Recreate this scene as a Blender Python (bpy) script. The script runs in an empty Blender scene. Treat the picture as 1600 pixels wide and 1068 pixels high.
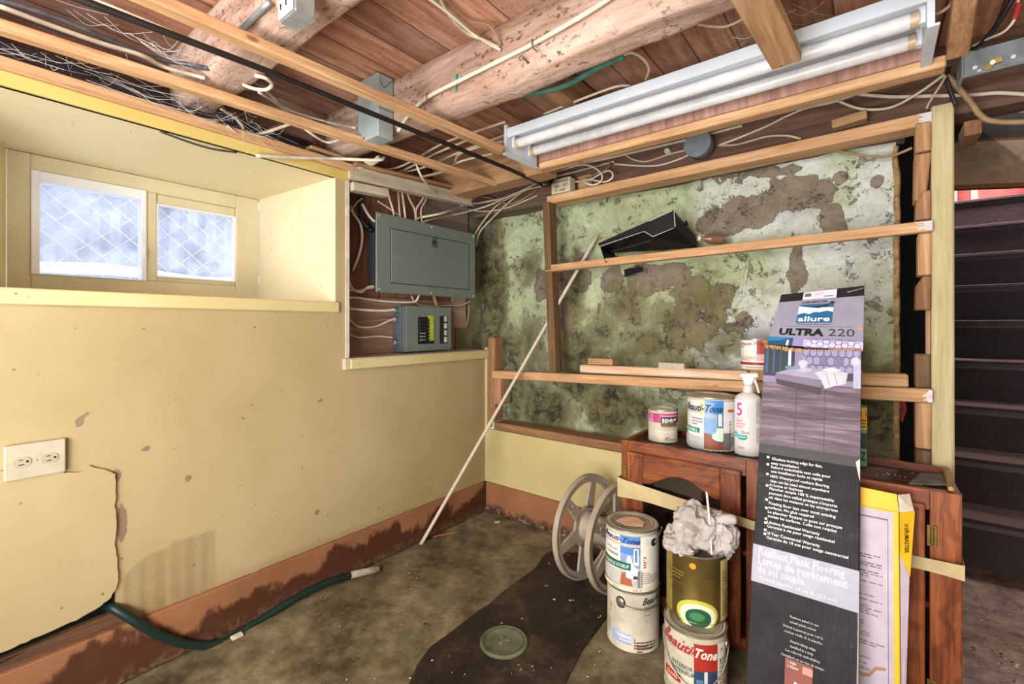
import bpy, bmesh, math, random
from math import pi, sin, cos, radians, atan, sqrt
from mathutils import Vector, Matrix, noise
random.seed(4)
SC = bpy.context.scene
COL = SC.collection
V = Vector

# ------------------------------------------------------------------ camera
F = 720.0; TH = atan(568/720.0); HZ = 509.0
CAM = V((1.719, -1.935, 1.03))
AX = V((-sin(TH), cos(TH), 0)); RT = V((cos(TH), sin(TH), 0))
cam = bpy.data.cameras.new('camera'); co = bpy.data.objects.new('camera', cam); COL.objects.link(co)
co.location = CAM; co.rotation_euler = (pi/2, 0, TH)
cam.sensor_width = 36; cam.lens = 36*F/1600; cam.clip_start = .02
cam.shift_y = -(534-HZ)/1600.0
SC.camera = co

# ------------------------------------------------------------------ light, sky, exposure
w = bpy.data.worlds.new('sky'); SC.world = w; w.use_nodes = True
bg = w.node_tree.nodes['Background']; bg.inputs[0].default_value = (.90, .95, 1.0, 1); bg.inputs[1].default_value = 3.3
def area(name, loc, to, sx, sy, e, col=(1, .95, .88)):
    l = bpy.data.lights.new(name, 'AREA'); l.shape = 'RECTANGLE'; l.size = sx; l.size_y = sy; l.energy = e; l.color = col
    o = bpy.data.objects.new(name, l); COL.objects.link(o); o.location = loc
    o.rotation_euler = (V(to)-V(loc)).to_track_quat('-Z', 'Y').to_euler(); return o
area('fill_behind_camera', (1.2, -3.45, 1.5), (1.15, 0, 1.15), 1.4, .7, 62, (1, .98, .96))  # added fill for the room
area('light_from_right', (3.1, -1.6, 1.1), (.9, -.2, .9), 1.2, 1.0, 9, (1, .97, .94))
area('fill_toward_ceiling', (1.3, -2.6, .75), (.75, -.9, 1.9), 1.0, .8, 60, (1, .98, .95))  # added fill aimed up at the ceiling strips
sun = bpy.data.lights.new('sun', 'SUN'); sun.energy = 2.0; sun.angle = .02; sun.color = (1, .97, .92)
so = bpy.data.objects.new('sun', sun); COL.objects.link(so); so.rotation_euler = (radians(35), radians(22), radians(20)); so.location = (-3, 0, 5)
up = bpy.data.lights.new('upstairs_daylight', 'POINT'); up.energy = 260; up.shadow_soft_size = .25; up.color = (1, .78, .74)
uo = bpy.data.objects.new('upstairs_daylight', up); COL.objects.link(uo); uo.location = (2.5, 2.3, 2.8)
vs = SC.view_settings; vs.view_transform = 'Standard'; vs.look = 'None'; vs.exposure = 0.0; vs.gamma = 1; vs.use_curve_mapping = False

# ------------------------------------------------------------------ pixel ray onto a plane of the room
def P(u, v, x=None, y=None, z=None):
    s = (u-800)/F; d = AX + RT*s; d = V((d.x, d.y, (HZ-v)/F))
    t = (x-CAM.x)/d.x if x is not None else (y-CAM.y)/d.y if y is not None else (z-CAM.z)/d.z
    return CAM + d*t
def PP(u, v, p0, n):
    s = (u-800)/F; d = AX + RT*s; d = V((d.x, d.y, (HZ-v)/F)); n = V(n)
    return CAM + d*((V(p0)-CAM).dot(n)/d.dot(n))

# ------------------------------------------------------------------ materials
def lin(c):
    if isinstance(c, str):
        c = c.lstrip('#'); c = [int(c[i:i+2], 16)/255 for i in (0, 2, 4)]
    return tuple((x/12.92 if x <= .04045 else ((x+.055)/1.055)**2.4) for x in c) + (1,)
class N:
    def __init__(s, name):
        s.m = bpy.data.materials.new(name); s.m.use_nodes = True; s.t = s.m.node_tree
        s.b = s.t.nodes['Principled BSDF']; s.out = s.t.nodes['Material Output']
        s.tc = s.n('ShaderNodeTexCoord')
    def n(s, k, **a):
        x = s.t.nodes.new(k)
        for i, j in a.items(): setattr(x, i, j)
        return x
    def l(s, a, b): s.t.links.new(a, b)
    def put(s, inp, val):
        if hasattr(val, 'links'): s.l(val, inp)
        else: inp.default_value = val
    def coords(s, scale=(1, 1, 1), rot=(0, 0, 0)):
        mp = s.n('ShaderNodeMapping'); s.l(s.tc.outputs['Object'], mp.inputs[0])
        mp.inputs['Scale'].default_value = scale; mp.inputs['Rotation'].default_value = rot; return mp.outputs[0]
    def noise(s, scale, st=(1, 1, 1), detail=6, rough=.6, dist=0, vec=None):
        x = s.n('ShaderNodeTexNoise'); s.l(vec or s.coords(st), x.inputs['Vector'])
        x.inputs['Scale'].default_value = scale; x.inputs['Detail'].default_value = detail
        x.inputs['Roughness'].default_value = rough; x.inputs['Distortion'].default_value = dist; return x.outputs['Fac']
    def vor(s, scale, st=(1, 1, 1), feature='F1'):
        x = s.n('ShaderNodeTexVoronoi', feature=feature); s.l(s.coords(st), x.inputs['Vector']); x.inputs['Scale'].default_value = scale
        return x.outputs['Distance']
    def ramp(s, fac, stops, interp='LINEAR'):
        r = s.n('ShaderNodeValToRGB'); s.l(fac, r.inputs[0]); e = r.color_ramp.elements; r.color_ramp.interpolation = interp
        stops = sorted(stops, key=lambda t: t[0])
        while len(e) < len(stops): e.new(.5)
        for k, (p, c) in enumerate(stops):
            e[k].position = p; e[k].color = lin(c) if not isinstance(c, (int, float)) else (c, c, c, 1)
        return r.outputs[0]
    def mix(s, f, a, b, mode='MIX'):
        x = s.n('ShaderNodeMix', data_type='RGBA', blend_type=mode); s.put(x.inputs[0], f)
        s.put(x.inputs[6], a if hasattr(a, 'links') else lin(a)); s.put(x.inputs[7], b if hasattr(b, 'links') else lin(b)); return x.outputs[2]
    def math(s, op, a, b=0.0, clamp=False):
        x = s.n('ShaderNodeMath', operation=op); x.use_clamp = clamp; s.put(x.inputs[0], a); s.put(x.inputs[1], b); return x.outputs[0]
    def attr(s, name):
        x = s.n('ShaderNodeAttribute'); x.attribute_name = name; return x.outputs['Fac']
    def rnd(s): return s.n('ShaderNodeObjectInfo').outputs['Random']
    def step(s, f, a, b): return s.ramp(f, [(a, 0.0), (b, 1.0)])
    def bump(s, h, strength=.4, dist=.004):
        x = s.n('ShaderNodeBump'); s.l(h, x.inputs['Height']); x.inputs['Strength'].default_value = strength
        x.inputs['Distance'].default_value = dist; s.l(x.outputs[0], s.b.inputs['Normal'])
    def fin(s, col, rough=.7, metal=0, spec=.4):
        s.put(s.b.inputs['Base Color'], col if hasattr(col, 'links') else lin(col)); s.put(s.b.inputs['Roughness'], rough)
        s.b.inputs['Metallic'].default_value = metal; s.b.inputs['Specular IOR Level'].default_value = spec; return s.m

MC = {}
def plain(name, c, rough=.6, metal=0, var=.12, sc=30, bump=0, spec=.4):
    if name in MC: return MC[name]
    k = N(name); f = k.noise(sc); hi = [min(1, x*(1+var)) for x in [int(c.lstrip('#')[i:i+2], 16)/255 for i in (0, 2, 4)]]
    lo = [x*(1-var) for x in [int(c.lstrip('#')[i:i+2], 16)/255 for i in (0, 2, 4)]]
    col = k.ramp(f, [(.3, lo), (.7, hi)])
    if bump: k.bump(k.noise(sc*3), bump, .003)
    MC[name] = k.fin(col, rough, metal, spec); return MC[name]
def wood(name, dark, mid, light, axis='x', rough=.75, sc=1.0, knots=True, dirt=0, bump=.25):
    key = name+axis
    if key in MC: return MC[key]
    k = N(key); a = 'xyz'.index(axis); st = [14*sc]*3; st[a] = .9*sc
    g = k.noise(3.0, st, 5, .6, .6); st2 = [60*sc]*3; st2[a] = 2.5*sc; g2 = k.noise(3.0, st2, 3, .6)
    f = k.math('ADD', k.math('MULTIPLY', g, .65), k.math('MULTIPLY', g2, .35))
    col = k.ramp(f, [(.33, dark), (.5, mid), (.66, light)])
    tone = k.ramp(k.rnd(), [(0, (.82, .80, .78)), (.5, (.95, .95, .95)), (1, (1, 1, 1))]); col = k.mix(1.0, col, tone, 'MULTIPLY')
    if knots:
        s3 = [9]*3; s3[a] = 4; kn = k.step(k.vor(1.0, s3), .075, .045); col = k.mix(k.math('MULTIPLY', kn, .75), col, '#6a3a1e')
    if dirt:
        dm = k.step(k.noise(7, (1, 1, 1), 8, .7), .5, .72); col = k.mix(k.math('MULTIPLY', dm, dirt), col, '#4a3a30')
    k.bump(f, bump, .003)
    MC[key] = k.fin(col, rough, 0, .3); return MC[key]
def pine(ax): return wood('pine_lumber', '#9c7550', '#bd936a', '#d2ae88', ax, dirt=.12)
def pineold(ax): return wood('old_pine', '#80593b', '#a47a56', '#bf9874', ax, dirt=.30)
def stud(ax): return wood('weathered_stud', '#5c4630', '#7d6144', '#977a58', ax, dirt=.4)
def pale(ax): return wood('pale_painted_lumber', '#a89a84', '#c0b39c', '#d3c8b4', ax, dirt=.25, knots=False)
def rough_log(name, base='#b29379'):
    if name in MC: return MC[name]
    k = N(name); g = k.noise(3, (1.0, 9, 9), 7, .7, .4)
    col = k.ramp(g, [(.3, '#876a58'), (.45, '#ad9080'), (.6, '#c4aa9c'), (.75, '#d6c3b9')])
    sp = k.step(k.noise(75, (.6, 1, 1), 4, .7), .56, .62); msk = k.step(k.noise(4.5, (1, 1, 1), 3), .38, .56)
    col = k.mix(k.math('MULTIPLY', sp, k.math('MULTIPLY', msk, .85)), col, '#4c3527')
    col = k.mix(k.math('MULTIPLY', k.step(k.noise(3, (1, 3, 3), 4), .5, .75), .45), col, '#9a6f48')
    k.bump(k.math('ADD', g, k.math('MULTIPLY', k.noise(45, (.6, 1, 1), 4), .6)), .7, .008)
    MC[name] = k.fin(col, .9, 0, .2); return MC[name]

# ------------------------------------------------------------------ mesh builder
ORG = {}
class MB:
    def __init__(s): s.v = []; s.f = []; s.mi = []; s.at = {}
    def add(s, vs, fs, mi=0):
        b = len(s.v); s.v += [V(p) for p in vs]; s.f += [tuple(b+i for i in f) for f in fs]; s.mi += [mi]*len(fs); return s
    def box(s, a, b, mi=0):
        (x0, y0, z0), (x1, y1, z1) = a, b
        return s.add([(x0, y0, z0), (x1, y0, z0), (x1, y1, z0), (x0, y1, z0), (x0, y0, z1), (x1, y0, z1), (x1, y1, z1), (x0, y1, z1)],
                     [(0, 3, 2, 1), (4, 5, 6, 7), (0, 1, 5, 4), (1, 2, 6, 5), (2, 3, 7, 6), (3, 0, 4, 7)], mi)
    def beam(s, p, q, wd, ht, up=(0, 0, 1), mi=0, taper=1.0, jit=0):
        p, q = V(p), V(q); d = (q-p).normalized(); sd = d.cross(V(up)).normalized(); u = sd.cross(d)
        vs = []
        for c, k in ((p, 1), (q, taper)):
            for i, j in ((-1, -1), (1, -1), (1, 1), (-1, 1)):
                vs.append(c + sd*(i*wd/2*k) + u*(j*ht/2*k) + V([random.uniform(-jit, jit) for _ in range(3)]))
        return s.add(vs, [(0, 1, 2, 3), (7, 6, 5, 4), (0, 4, 5, 1), (1, 5, 6, 2), (2, 6, 7, 3), (3, 7, 4, 0)], mi)
    def tube(s, pts, r, n=8, mi=0, cap=True, flat=1.0):
        pts = [V(p) for p in pts]; b = len(s.v); m = len(pts)
        rr = r if isinstance(r, (list, tuple)) else [r]*m
        t0 = (pts[1]-pts[0]).normalized(); nn = t0.orthogonal().normalized()
        for i, p in enumerate(pts):
            t = (pts[min(i+1, m-1)]-pts[max(i-1, 0)]).normalized(); nn = (nn - t*nn.dot(t)).normalized(); bb = t.cross(nn)
            for k in range(n):
                a = 2*pi*k/n; s.v.append(p + nn*cos(a)*rr[i] + bb*sin(a)*rr[i]*flat)
        for i in range(m-1):
            for k in range(n):
                s.f.append((b+i*n+k, b+i*n+(k+1) % n, b+(i+1)*n+(k+1) % n, b+(i+1)*n+k)); s.mi.append(mi)
        if cap:
            s.f.append(tuple(b+k for k in range(n))[::-1]); s.f.append(tuple(b+(m-1)*n+k for k in range(n))); s.mi += [mi, mi]
        return s
    def lathe(s, prof, c=(0, 0, 0), n=40, mi=0, axis=None, cap=True):
        c = V(c); b = len(s.v); m = len(prof)
        M = axis if axis is not None else Matrix.Identity(3)
        for r, z in prof:
            for k in range(n):
                a = 2*pi*k/n; s.v.append(c + M @ V((r*cos(a), r*sin(a), z)))
        for i in range(m-1):
            mm = mi[i] if isinstance(mi, (list, tuple)) else mi
            for k in range(n):
                s.f.append((b+i*n+k, b+i*n+(k+1) % n, b+(i+1)*n+(k+1) % n, b+(i+1)*n+k)); s.mi.append(mm)
        for row, rev in ((0, True), (m-1, False)):
            if cap and prof[row][0] > 1e-4:
                t = tuple(b+row*n+k for k in range(n)); s.f.append(t[::-1] if rev else t); s.mi.append((mi[0] if row == 0 else mi[-1]) if isinstance(mi, (list, tuple)) else mi)
        return s
    def prism(s, poly, ext, mi=0):
        e = V(ext); n = len(poly); poly = [V(p) for p in poly]
        s.add(poly + [p+e for p in poly], [tuple(range(n))[::-1], tuple(range(n, 2*n))] + [(i, (i+1) % n, n+(i+1) % n, n+i) for i in range(n)], mi); return s
    def plane_map(s, mesh2d, fn, mi=0):
        vs, fs = mesh2d; return s.add([fn(*p) for p in vs], fs, mi)
    def build(s, name, mats, parent=None, org=None, bevel=0, smooth=False, sub=0, seg=1):
        if not isinstance(mats, (list, tuple)): mats = [mats]
        if parent is not None: o0 = ORG[parent.name]
        elif org is not None: o0 = V(org)
        else:
            xs = [p.x for p in s.v]; ys = [p.y for p in s.v]; o0 = V(((min(xs)+max(xs))/2, (min(ys)+max(ys))/2, min(p.z for p in s.v)))
        me = bpy.data.meshes.new(name); me.from_pydata([p-o0 for p in s.v], [], s.f)
        for m in mats: me.materials.append(m)
        me.polygons.foreach_set('material_index', s.mi)
        bm = bmesh.new(); bm.from_mesh(me); bmesh.ops.recalc_face_normals(bm, faces=bm.faces) if not getattr(s, 'open', False) else None
        bm.to_mesh(me); bm.free()
        for k, vals in s.at.items():
            a = me.attributes.new(k, 'FLOAT', 'POINT'); a.data.foreach_set('value', vals)
        if smooth: me.polygons.foreach_set('use_smooth', [True]*len(me.polygons))
        ob = bpy.data.objects.new(name, me); COL.objects.link(ob); ORG[ob.name] = o0
        if parent is not None: ob.parent = parent
        else: ob.location = o0
        if bevel:
            b = ob.modifiers.new('bevel', 'BEVEL'); b.width = bevel; b.segments = seg; b.limit_method = 'ANGLE'; b.angle_limit = radians(40)
        if sub:
            b = ob.modifiers.new('sub', 'SUBSURF'); b.levels = sub; b.render_levels = sub
        if smooth == 'auto':
            try:
                me.set_sharp_from_angle(angle=radians(35))
            except Exception: pass
        return ob
def tag(o, label, cat, group=None, kind=None):
    o['label'] = label; o['category'] = cat
    if group: o['group'] = group
    if kind: o['kind'] = kind
    return o
def struct(o): o['kind'] = 'structure'; return o
def thing(name, loc, label, cat, group=None):
    o = bpy.data.objects.new(name, None); COL.objects.link(o); o.location = loc; ORG[o.name] = V(loc); o.empty_display_size = .05
    return tag(o, label, cat, group)
def smoothpts(pts, k=6):
    pts = [V(p) for p in pts]
    if len(pts) < 3: return pts
    out = []
    for i in range(len(pts)-1):
        p0 = pts[max(i-1, 0)]; p1 = pts[i]; p2 = pts[i+1]; p3 = pts[min(i+2, len(pts)-1)]
        for j in range(k):
            t = j/k; out.append(.5*((2*p1) + (p2-p0)*t + (2*p0-5*p1+4*p2-p3)*t*t + (3*p1-p0-3*p2+p3)*t**3))
    out.append(pts[-1]); return out
TXT = {}
def text2d(s, size=1.0, shear=0.0, bold=0.0, res=2, spacing=1.0):
    """flat letters as (verts2d, faces), left edge at 0, baseline at 0; returns also the width"""
    key = (s, size, shear, bold, res, spacing)
    if key in TXT: return TXT[key]
    c = bpy.data.curves.new('t', 'FONT'); c.body = s; c.size = size; c.shear = shear; c.offset = bold; c.resolution_u = res; c.space_character = spacing
    o = bpy.data.objects.new('t', c); COL.objects.link(o)
    dg = bpy.context.evaluated_depsgraph_get(); ev = o.evaluated_get(dg); me = ev.to_mesh()
    vs = [(p.co.x, p.co.y) for p in me.vertices]; fs = [tuple(p.vertices) for p in me.polygons]
    ev.to_mesh_clear(); bpy.data.objects.remove(o); bpy.data.curves.remove(c)
    x0 = min(v[0] for v in vs); x1 = max(v[0] for v in vs); vs = [(a-x0, b) for a, b in vs]
    TXT[key] = (vs, fs, x1-x0); return TXT[key]
def grid2d(a0, a1, b0, b1, na, nb=1):
    vs = [(a0+(a1-a0)*i/na, b0+(b1-b0)*j/nb) for j in range(nb+1) for i in range(na+1)]
    return vs, [(j*(na+1)+i, j*(na+1)+i+1, (j+1)*(na+1)+i+1, (j+1)*(na+1)+i) for j in range(nb) for i in range(na)]
def poly2d(pts): return pts, [tuple(range(len(pts)))]
def ell2d(cx, cy, rx, ry, n=28): return poly2d([(cx+rx*cos(2*pi*i/n), cy+ry*sin(2*pi*i/n)) for i in range(n)])
def refine(m2, lim):
    vs, fs = list(m2[0]), []
    for f in m2[1]:
        if len(f) == 4: fs += [(f[0], f[1], f[2]), (f[0], f[2], f[3])]
        elif len(f) == 3: fs.append(tuple(f))
        else:
            from mathutils.geometry import tessellate_polygon
            fs += [tuple(f[i] for i in t) for t in tessellate_polygon([[V((vs[i][0], vs[i][1]*100, 0)) for i in f]])]
    cache = {}; out = []; st = fs
    while st:
        t = st.pop(); e = max(((abs(vs[t[i]][0]-vs[t[(i+1) % 3]][0]), i) for i in range(3)))
        if e[0] <= lim: out.append(t); continue
        i = e[1]; p, q, r_ = t[i], t[(i+1) % 3], t[(i+2) % 3]; kk = (min(p, q), max(p, q))
        if kk not in cache: cache[kk] = len(vs); vs.append(((vs[p][0]+vs[q][0])/2, (vs[p][1]+vs[q][1])/2))
        m = cache[kk]; st += [(p, m, r_), (m, q, r_)]
    return vs, out
def fit_text(s, x0, x1, y0, h, **k):
    """letters squeezed to run from x0 to x1, capitals h tall"""
    vs, fs, wd = text2d(s, 1.0, **k); k1 = (x1-x0)/wd; return [(x0+a*k1, y0+b*h/.7) for a, b in vs], fs

# ------------------------------------------------------------------ the room
def lines(keys, step):
    out = []
    for a, b in zip(keys[:-1], keys[1:]):
        n = max(1, round((b-a)/step)); out += [a+(b-a)*i/n for i in range(n)]
    return out+[keys[-1]]
def blob(p, c, r):
    return max(0.0, 1-sqrt(((p[0]-c[0])/r[0])**2+((p[1]-c[1])/r[1])**2))
def wallgrid(us, vs, pos, holes=(), fields=None):
    mb = MB(); nu, nv = len(us), len(vs); idx = {}
    at = {k: [] for k in (fields or {})}
    def vid(i, j):
        if (i, j) not in idx:
            idx[(i, j)] = len(mb.v); mb.v.append(V(pos(us[i], vs[j])))
            for k, fn in (fields or {}).items(): at[k].append(fn(us[i], vs[j]))
        return idx[(i, j)]
    for i in range(nu-1):
        for j in range(nv-1):
            cu, cv = (us[i]+us[i+1])/2, (vs[j]+vs[j+1])/2
            if any(a < cu < b and c < cv < d for a, b, c, d in holes): continue
            mb.f.append((vid(i, j), vid(i+1, j), vid(i+1, j+1), vid(i, j+1))); mb.mi.append(0)
    mb.at = at; mb.open = True; return mb

# painted drywall: yellow paint, scuffs, brown damp marks and darker corners (attribute 'dirt'), bare torn paper ('bare')
def drywall(name, base, light, scuff=1.0):
    k = N(name)
    col = k.ramp(k.noise(1.6, (1, 1, 1), 5, .55), [(.3, base), (.7, light)])
    sp = k.step(k.noise(26, (1, 1, 1), 7, .7), .665, .71); col = k.mix(k.math('MULTIPLY', sp, .55*scuff), col, '#7b6a45')
    sp2 = k.step(k.vor(21), .085, .05); g = k.step(k.noise(9), .47, .53); col = k.mix(k.math('MULTIPLY', k.math('MULTIPLY', sp2, g), .8), col, '#4a3b28')
    d = k.attr('dirt'); nz = k.noise(14, (1, 1, 1), 6, .7)
    dm = k.ramp(k.math('MULTIPLY', d, k.math('ADD', .35, k.math('MULTIPLY', nz, 1.4))), [(.05, 0.0), (.75, 1.0)])
    col = k.mix(k.math('MULTIPLY', dm, .82), col, k.ramp(nz, [(.4, '#5f4a2c'), (.6, '#8a7148')]))
    b = k.attr('bare'); bm_ = k.ramp(k.math('MULTIPLY', b, k.math('ADD', .4, k.math('MULTIPLY', k.noise(30, (1, 1, 1), 5), 1.2))), [(.40, 0.0), (.44, 1.0)])
    col = k.mix(bm_, col, '#806a55')
    k.bump(k.math('ADD', k.noise(2.5), k.math('MULTIPLY', k.noise(90, (1, 1, 1), 3), .12)), .25, .012)
    return k.fin(col, .62, 0, .35)
YEL = drywall('yellow_wall_paint', '#9b8a61', '#af9e78')
YEL2 = drywall('brighter_yellow_paint', '#b7a974', '#c7ba8a', .7)
SOFF = drywall('cream_window_recess_paint', '#d2c59d', '#dfd3b0', .5)
BLACK = plain('black_cavity_shade_and_marks', '#0c0b0c', .95)  # paints the shade of cavities; also black slots, screws and writing
EDGE = plain('chalky_board_edge', '#bcae9a', .9, bump=.2)

# left wall at x = 0
Y_B = -3.6
def dirt_left(y, z):
    d = 0
    # ribbed damp mark over the baseboard
    if -1.585 < y < -1.345 and z < .40:
        top = .312+.035*min(1, (y+1.585)/.06)+.015*(y+1.5)/.15
        if z < top: d = max(d, .30+.16*(1 if sin((y+1.585)*2*pi/.040) > 0 else 0)+1.2*max(0, top-.012-z < 0)*0 + 2.4*max(0, .24-z)*(1.4 if y < -1.48 else .5))
    d = max(d, .35*blob((y, z), (-1.0, .17), (.9, .03)), .5*blob((y, z), (-1.54, .20), (.08, .10)))
    if z < .25 and y > -1.55: d = max(d, .38*blob((y, z), (-1.45, .16), (.25, .12)))
    d = max(d, .25*blob((y, z), (-.05, .25), (.2, .3)), .30*blob((y, z), (-.03, .75), (.10, .4)))  # darker tone towards the room corner
    d = max(d, .75*blob((y, z), (-1.70, 1.12), (.12, .05)))
    return d
def bare_left(y, z):
    return max(blob((y, z), (-1.586, .46), (.018, .085))*1.3, blob((y, z), (-1.60, .60), (.022, .03))*1.1, blob((y, z), (-1.672, .772), (.022, .030))*2.0 if abs((z-.772)-(y+1.672)*1.9) < .010 else 0, blob((y, z), (-1.53, .663), (.016, .016))*1.2, blob((y, z), (-1.42, .545), (.012, .02))*1.3, blob((y, z), (-.978, .735), (.016, .012))*1.3,
               blob((y, z), (-.99, .30), (.02, .02)))
ys = lines([Y_B, -1.98, -1.60, -.912, -.851, 0.0, .012], .0125); zs = lines([0, .17, .30, .897, 1.125, 1.631, 1.70], .0125)
mb = wallgrid(ys, zs, lambda y, z: (0, y, z), [(-1.98, -.912, 1.125, 1.631), (-.851, 0.02, .897, 1.8), (-3.6, -1.60, .17, .30)], {'dirt': dirt_left, 'bare': bare_left})
o = mb.build('wall_left', YEL); struct(o)
m_ = o.modifiers.new('s', 'SOLIDIFY'); m_.thickness = .012; m_.offset = -1
# black sheet painting the cavity's shade behind it
struct(MB().box((-.10, Y_B, .1), (-.09, -1.0, .9)).build('wall_left_cavity_shade', BLACK))
# stepped lower piece of wallboard with a ragged edge, standing a little proud
edge = [(0, 735), (60, 727), (95, 735), (100, 738), (128, 737), (140, 727), (152, 731), (165, 733), (180, 740), (182, 760), (180, 790), (183, 820), (180, 850), (184, 880), (186, 908), (178, 925), (172, 935), (155, 948), (120, 968), (80, 986), (40, 1003), (0, 1020)]
poly = [P(u, v, x=.009) for u, v in edge]; last = poly[-1]; first = poly[0]
fine = []
for a, b in zip(poly[:-1], poly[1:]):
    for i in range(4):
        t = i/4; q = a.lerp(b, t); q.y += random.uniform(-.0015, .0015); q.z += random.uniform(-.0015, .0015); fine.append(q)
fine.append(poly[-1])
fine = fine + [V((.009, -2.4, last.z-.14)), V((.009, -2.4, first.z))]
mb = MB(); mb.prism(fine, (-.009, 0, 0)); o = mb.build('drywall_patch', YEL, bevel=.0015)
tag(o, 'yellow loose wallboard piece with ragged broken edge below the double outlet', 'wall panel')
# brown board in the gap beneath it
pp = [P(0, 1031, x=.002), P(60, 1006, x=.002), P(120, 980, x=.002), P(175, 958, x=.002), P(210, 962, x=.002), V((.002, -1.54, .12)), V((.002, -2.4, .12)), V((.002, -2.4, P(0, 1031, x=.002).z-.12))]
tag(MB().prism(pp, (-.02, 0, 0)).build('backing_board', wood('damp_brown_board', '#4a3424', '#6a4c33', '#84634a', 'y', dirt=.5)), 'dark brown board behind the left baseboard, under the black gap', 'board')

# window recess
XW = -.588
rec = MB()
A0, A1 = (0, -1.79), (0, -.912); B0, B1 = (XW, -1.772), (XW, -.957)
rec.add([(0, -1.98, 1.631), (0, -.912, 1.631), (XW, -.957, 1.631), (XW, -1.772, 1.631)], [(0, 1, 2, 3)])
o = rec.build('wall_recess_top', SOFF); struct(o)
r = MB().add([(-.0, -.912, 1.125), (0, -.912, 1.631), (XW, -.957, 1.631), (XW, -.957, 1.15)], [(0, 1, 2, 3)]); struct(r.build('wall_recess_right', drywall('recess_side_paint', '#d0c4a0', '#dbd2b6', .9)))
r = MB().add([(0, -1.98, 1.125), (0, -1.98, 1.631), (XW, -1.772, 1.631), (XW, -1.772, 1.15)], [(0, 1, 2, 3)]); struct(r.build('wall_recess_left', SOFF))
r = MB().add([(0, -1.98, 1.125), (0, -.912, 1.125), (XW, -.957, 1.150), (XW, -1.772, 1.150)], [(0, 1, 2, 3)]); struct(r.build('trim_1', SOFF))
struct(MB().box((0, -2.0, 1.085), (.012, -.90, 1.127)).build('trim_2', YEL2, bevel=.003))
# window
root = bpy.data.objects.new('window_1', None); COL.objects.link(root); root.location = (XW, -1.36, 1.15); ORG[root.name] = V(root.location); struct(root)
CREAM = plain('cream_painted_frame', '#c9bfa0', .5, var=.04, sc=8); WHITE = plain('white_vinyl', '#dfe2ea', .35, var=.02, sc=6)
def ring(mb, x0, x1, y0, y1, z0, z1, wd, mi=0):
    wl, wr, wb, wt = wd if isinstance(wd, tuple) else (wd,)*4
    mb.box((x0, y0, z0), (x1, y0+wl, z1), mi); mb.box((x0, y1-wr, z0), (x1, y1, z1), mi)
    mb.box((x0, y0+wl, z0), (x1, y1-wr, z0+wb), mi); mb.box((x0, y0+wl, z1-wt), (x1, y1-wr, z1), mi)
mb = MB(); ring(mb, XW-.06, XW, -1.772, -.957, 1.15, 1.631, (.059, .10, .063, .058)); mb.box((XW-.06, -1.395, 1.213), (XW-.002, -1.355, 1.573)); mb.box((XW-.06, -1.356, 1.213), (XW-.012, -1.057, 1.232)); mb.box((XW-.06, -1.356, 1.532), (XW-.012, -1.057, 1.573))
mb.build('window_frame', CREAM, root, bevel=.003)
mb = MB(); ring(mb, XW-.05, XW+.010, -1.713, -1.391, 1.211, 1.573, (.021, .015, .003, .035)); mb.build('sliding_sash', WHITE, root, bevel=.002)
mb = MB(); mb.box((XW+.010, -1.404, 1.30), (XW+.022, -1.394, 1.345)); mb.build('sash_latch', WHITE, root, bevel=.003)
mb = MB(); ring(mb, XW-.03, XW-.006, -1.356, -1.057, 1.231, 1.533, .006); mb.build('fixed_sash', WHITE, root)
k = N('dusty_window_glass'); tr = k.n('ShaderNodeBsdfTransparent'); gl = k.n('ShaderNodeBsdfGlossy'); gl.inputs['Roughness'].default_value = .05
df = k.n('ShaderNodeBsdfTranslucent'); df.inputs[0].default_value = (.85, .88, .95, 1)
m1 = k.n('ShaderNodeMixShader'); m1.inputs[0].default_value = .05; k.l(tr.outputs[0], m1.inputs[1]); k.l(gl.outputs[0], m1.inputs[2])
m2 = k.n('ShaderNodeMixShader'); k.l(k.ramp(k.noise(6, detail=8), [(.35, .10), (.75, .35)]), m2.inputs[0]); k.l(m1.outputs[0], m2.inputs[1]); k.l(df.outputs[0], m2.inputs[2]); k.l(m2.outputs[0], k.out.inputs[0])
DUSTY = k.m
for a, b, c, d in ((-1.692, -1.406, 1.213, 1.540), (-1.352, -1.061, 1.235, 1.530)):
    MB().box((XW-.022, a, c), (XW-.018, b, d)).build('glass_pane', DUSTY, root)
# wire lattice just outside, the window well beyond
WIRE = plain('galvanised_wire', '#e6eaf2', .5, .2)
mb = MB(); 
for i in range(-4, 12):
    for sgn in (1, -1):
        y0 = -1.80+i*.075*1.15; pts = []
        for j in range(8):
            y = y0 + j*.0575*(sgn) + (0 if sgn > 0 else .40); z = 1.20+j*.052
            if -1.72 < y < -1.05: pts.append((XW-.068+.002*(j % 2), y, z))
        if len(pts) > 1: mb.tube(pts, .0019, 5)
tag(mb.build('wire_screen', WIRE), 'diamond wire mesh guard seen behind the dusty window panes', 'screen')
k = N('shaded_corrugated_steel'); wl_ = k.m
WELL = plain('window_well_blue_grey', '#8793b0', .6, 0, .35, 9); SNOW = plain('packed_snow', '#f2f4f8', .8, var=.04, sc=5, bump=.4)
mb = MB(); pts = []
for i in range(40):
    t = i/39; y = -2.1+1.6*t; pts.append((XW-.75+.22*(2*t-1)**2*1.4+.012*sin(t*120), y))
for (x0, y0), (x1, y1) in zip(pts[:-1], pts[1:]): mb.add([(x0, y0, .9), (x1, y1, .9), (x1, y1, 1.72), (x0, y0, 1.72)], [(0, 1, 2, 3)])
mb.open = True; tag(mb.build('window_well', WELL), 'blue-grey curved window well outside the basement window', 'window well')
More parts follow.
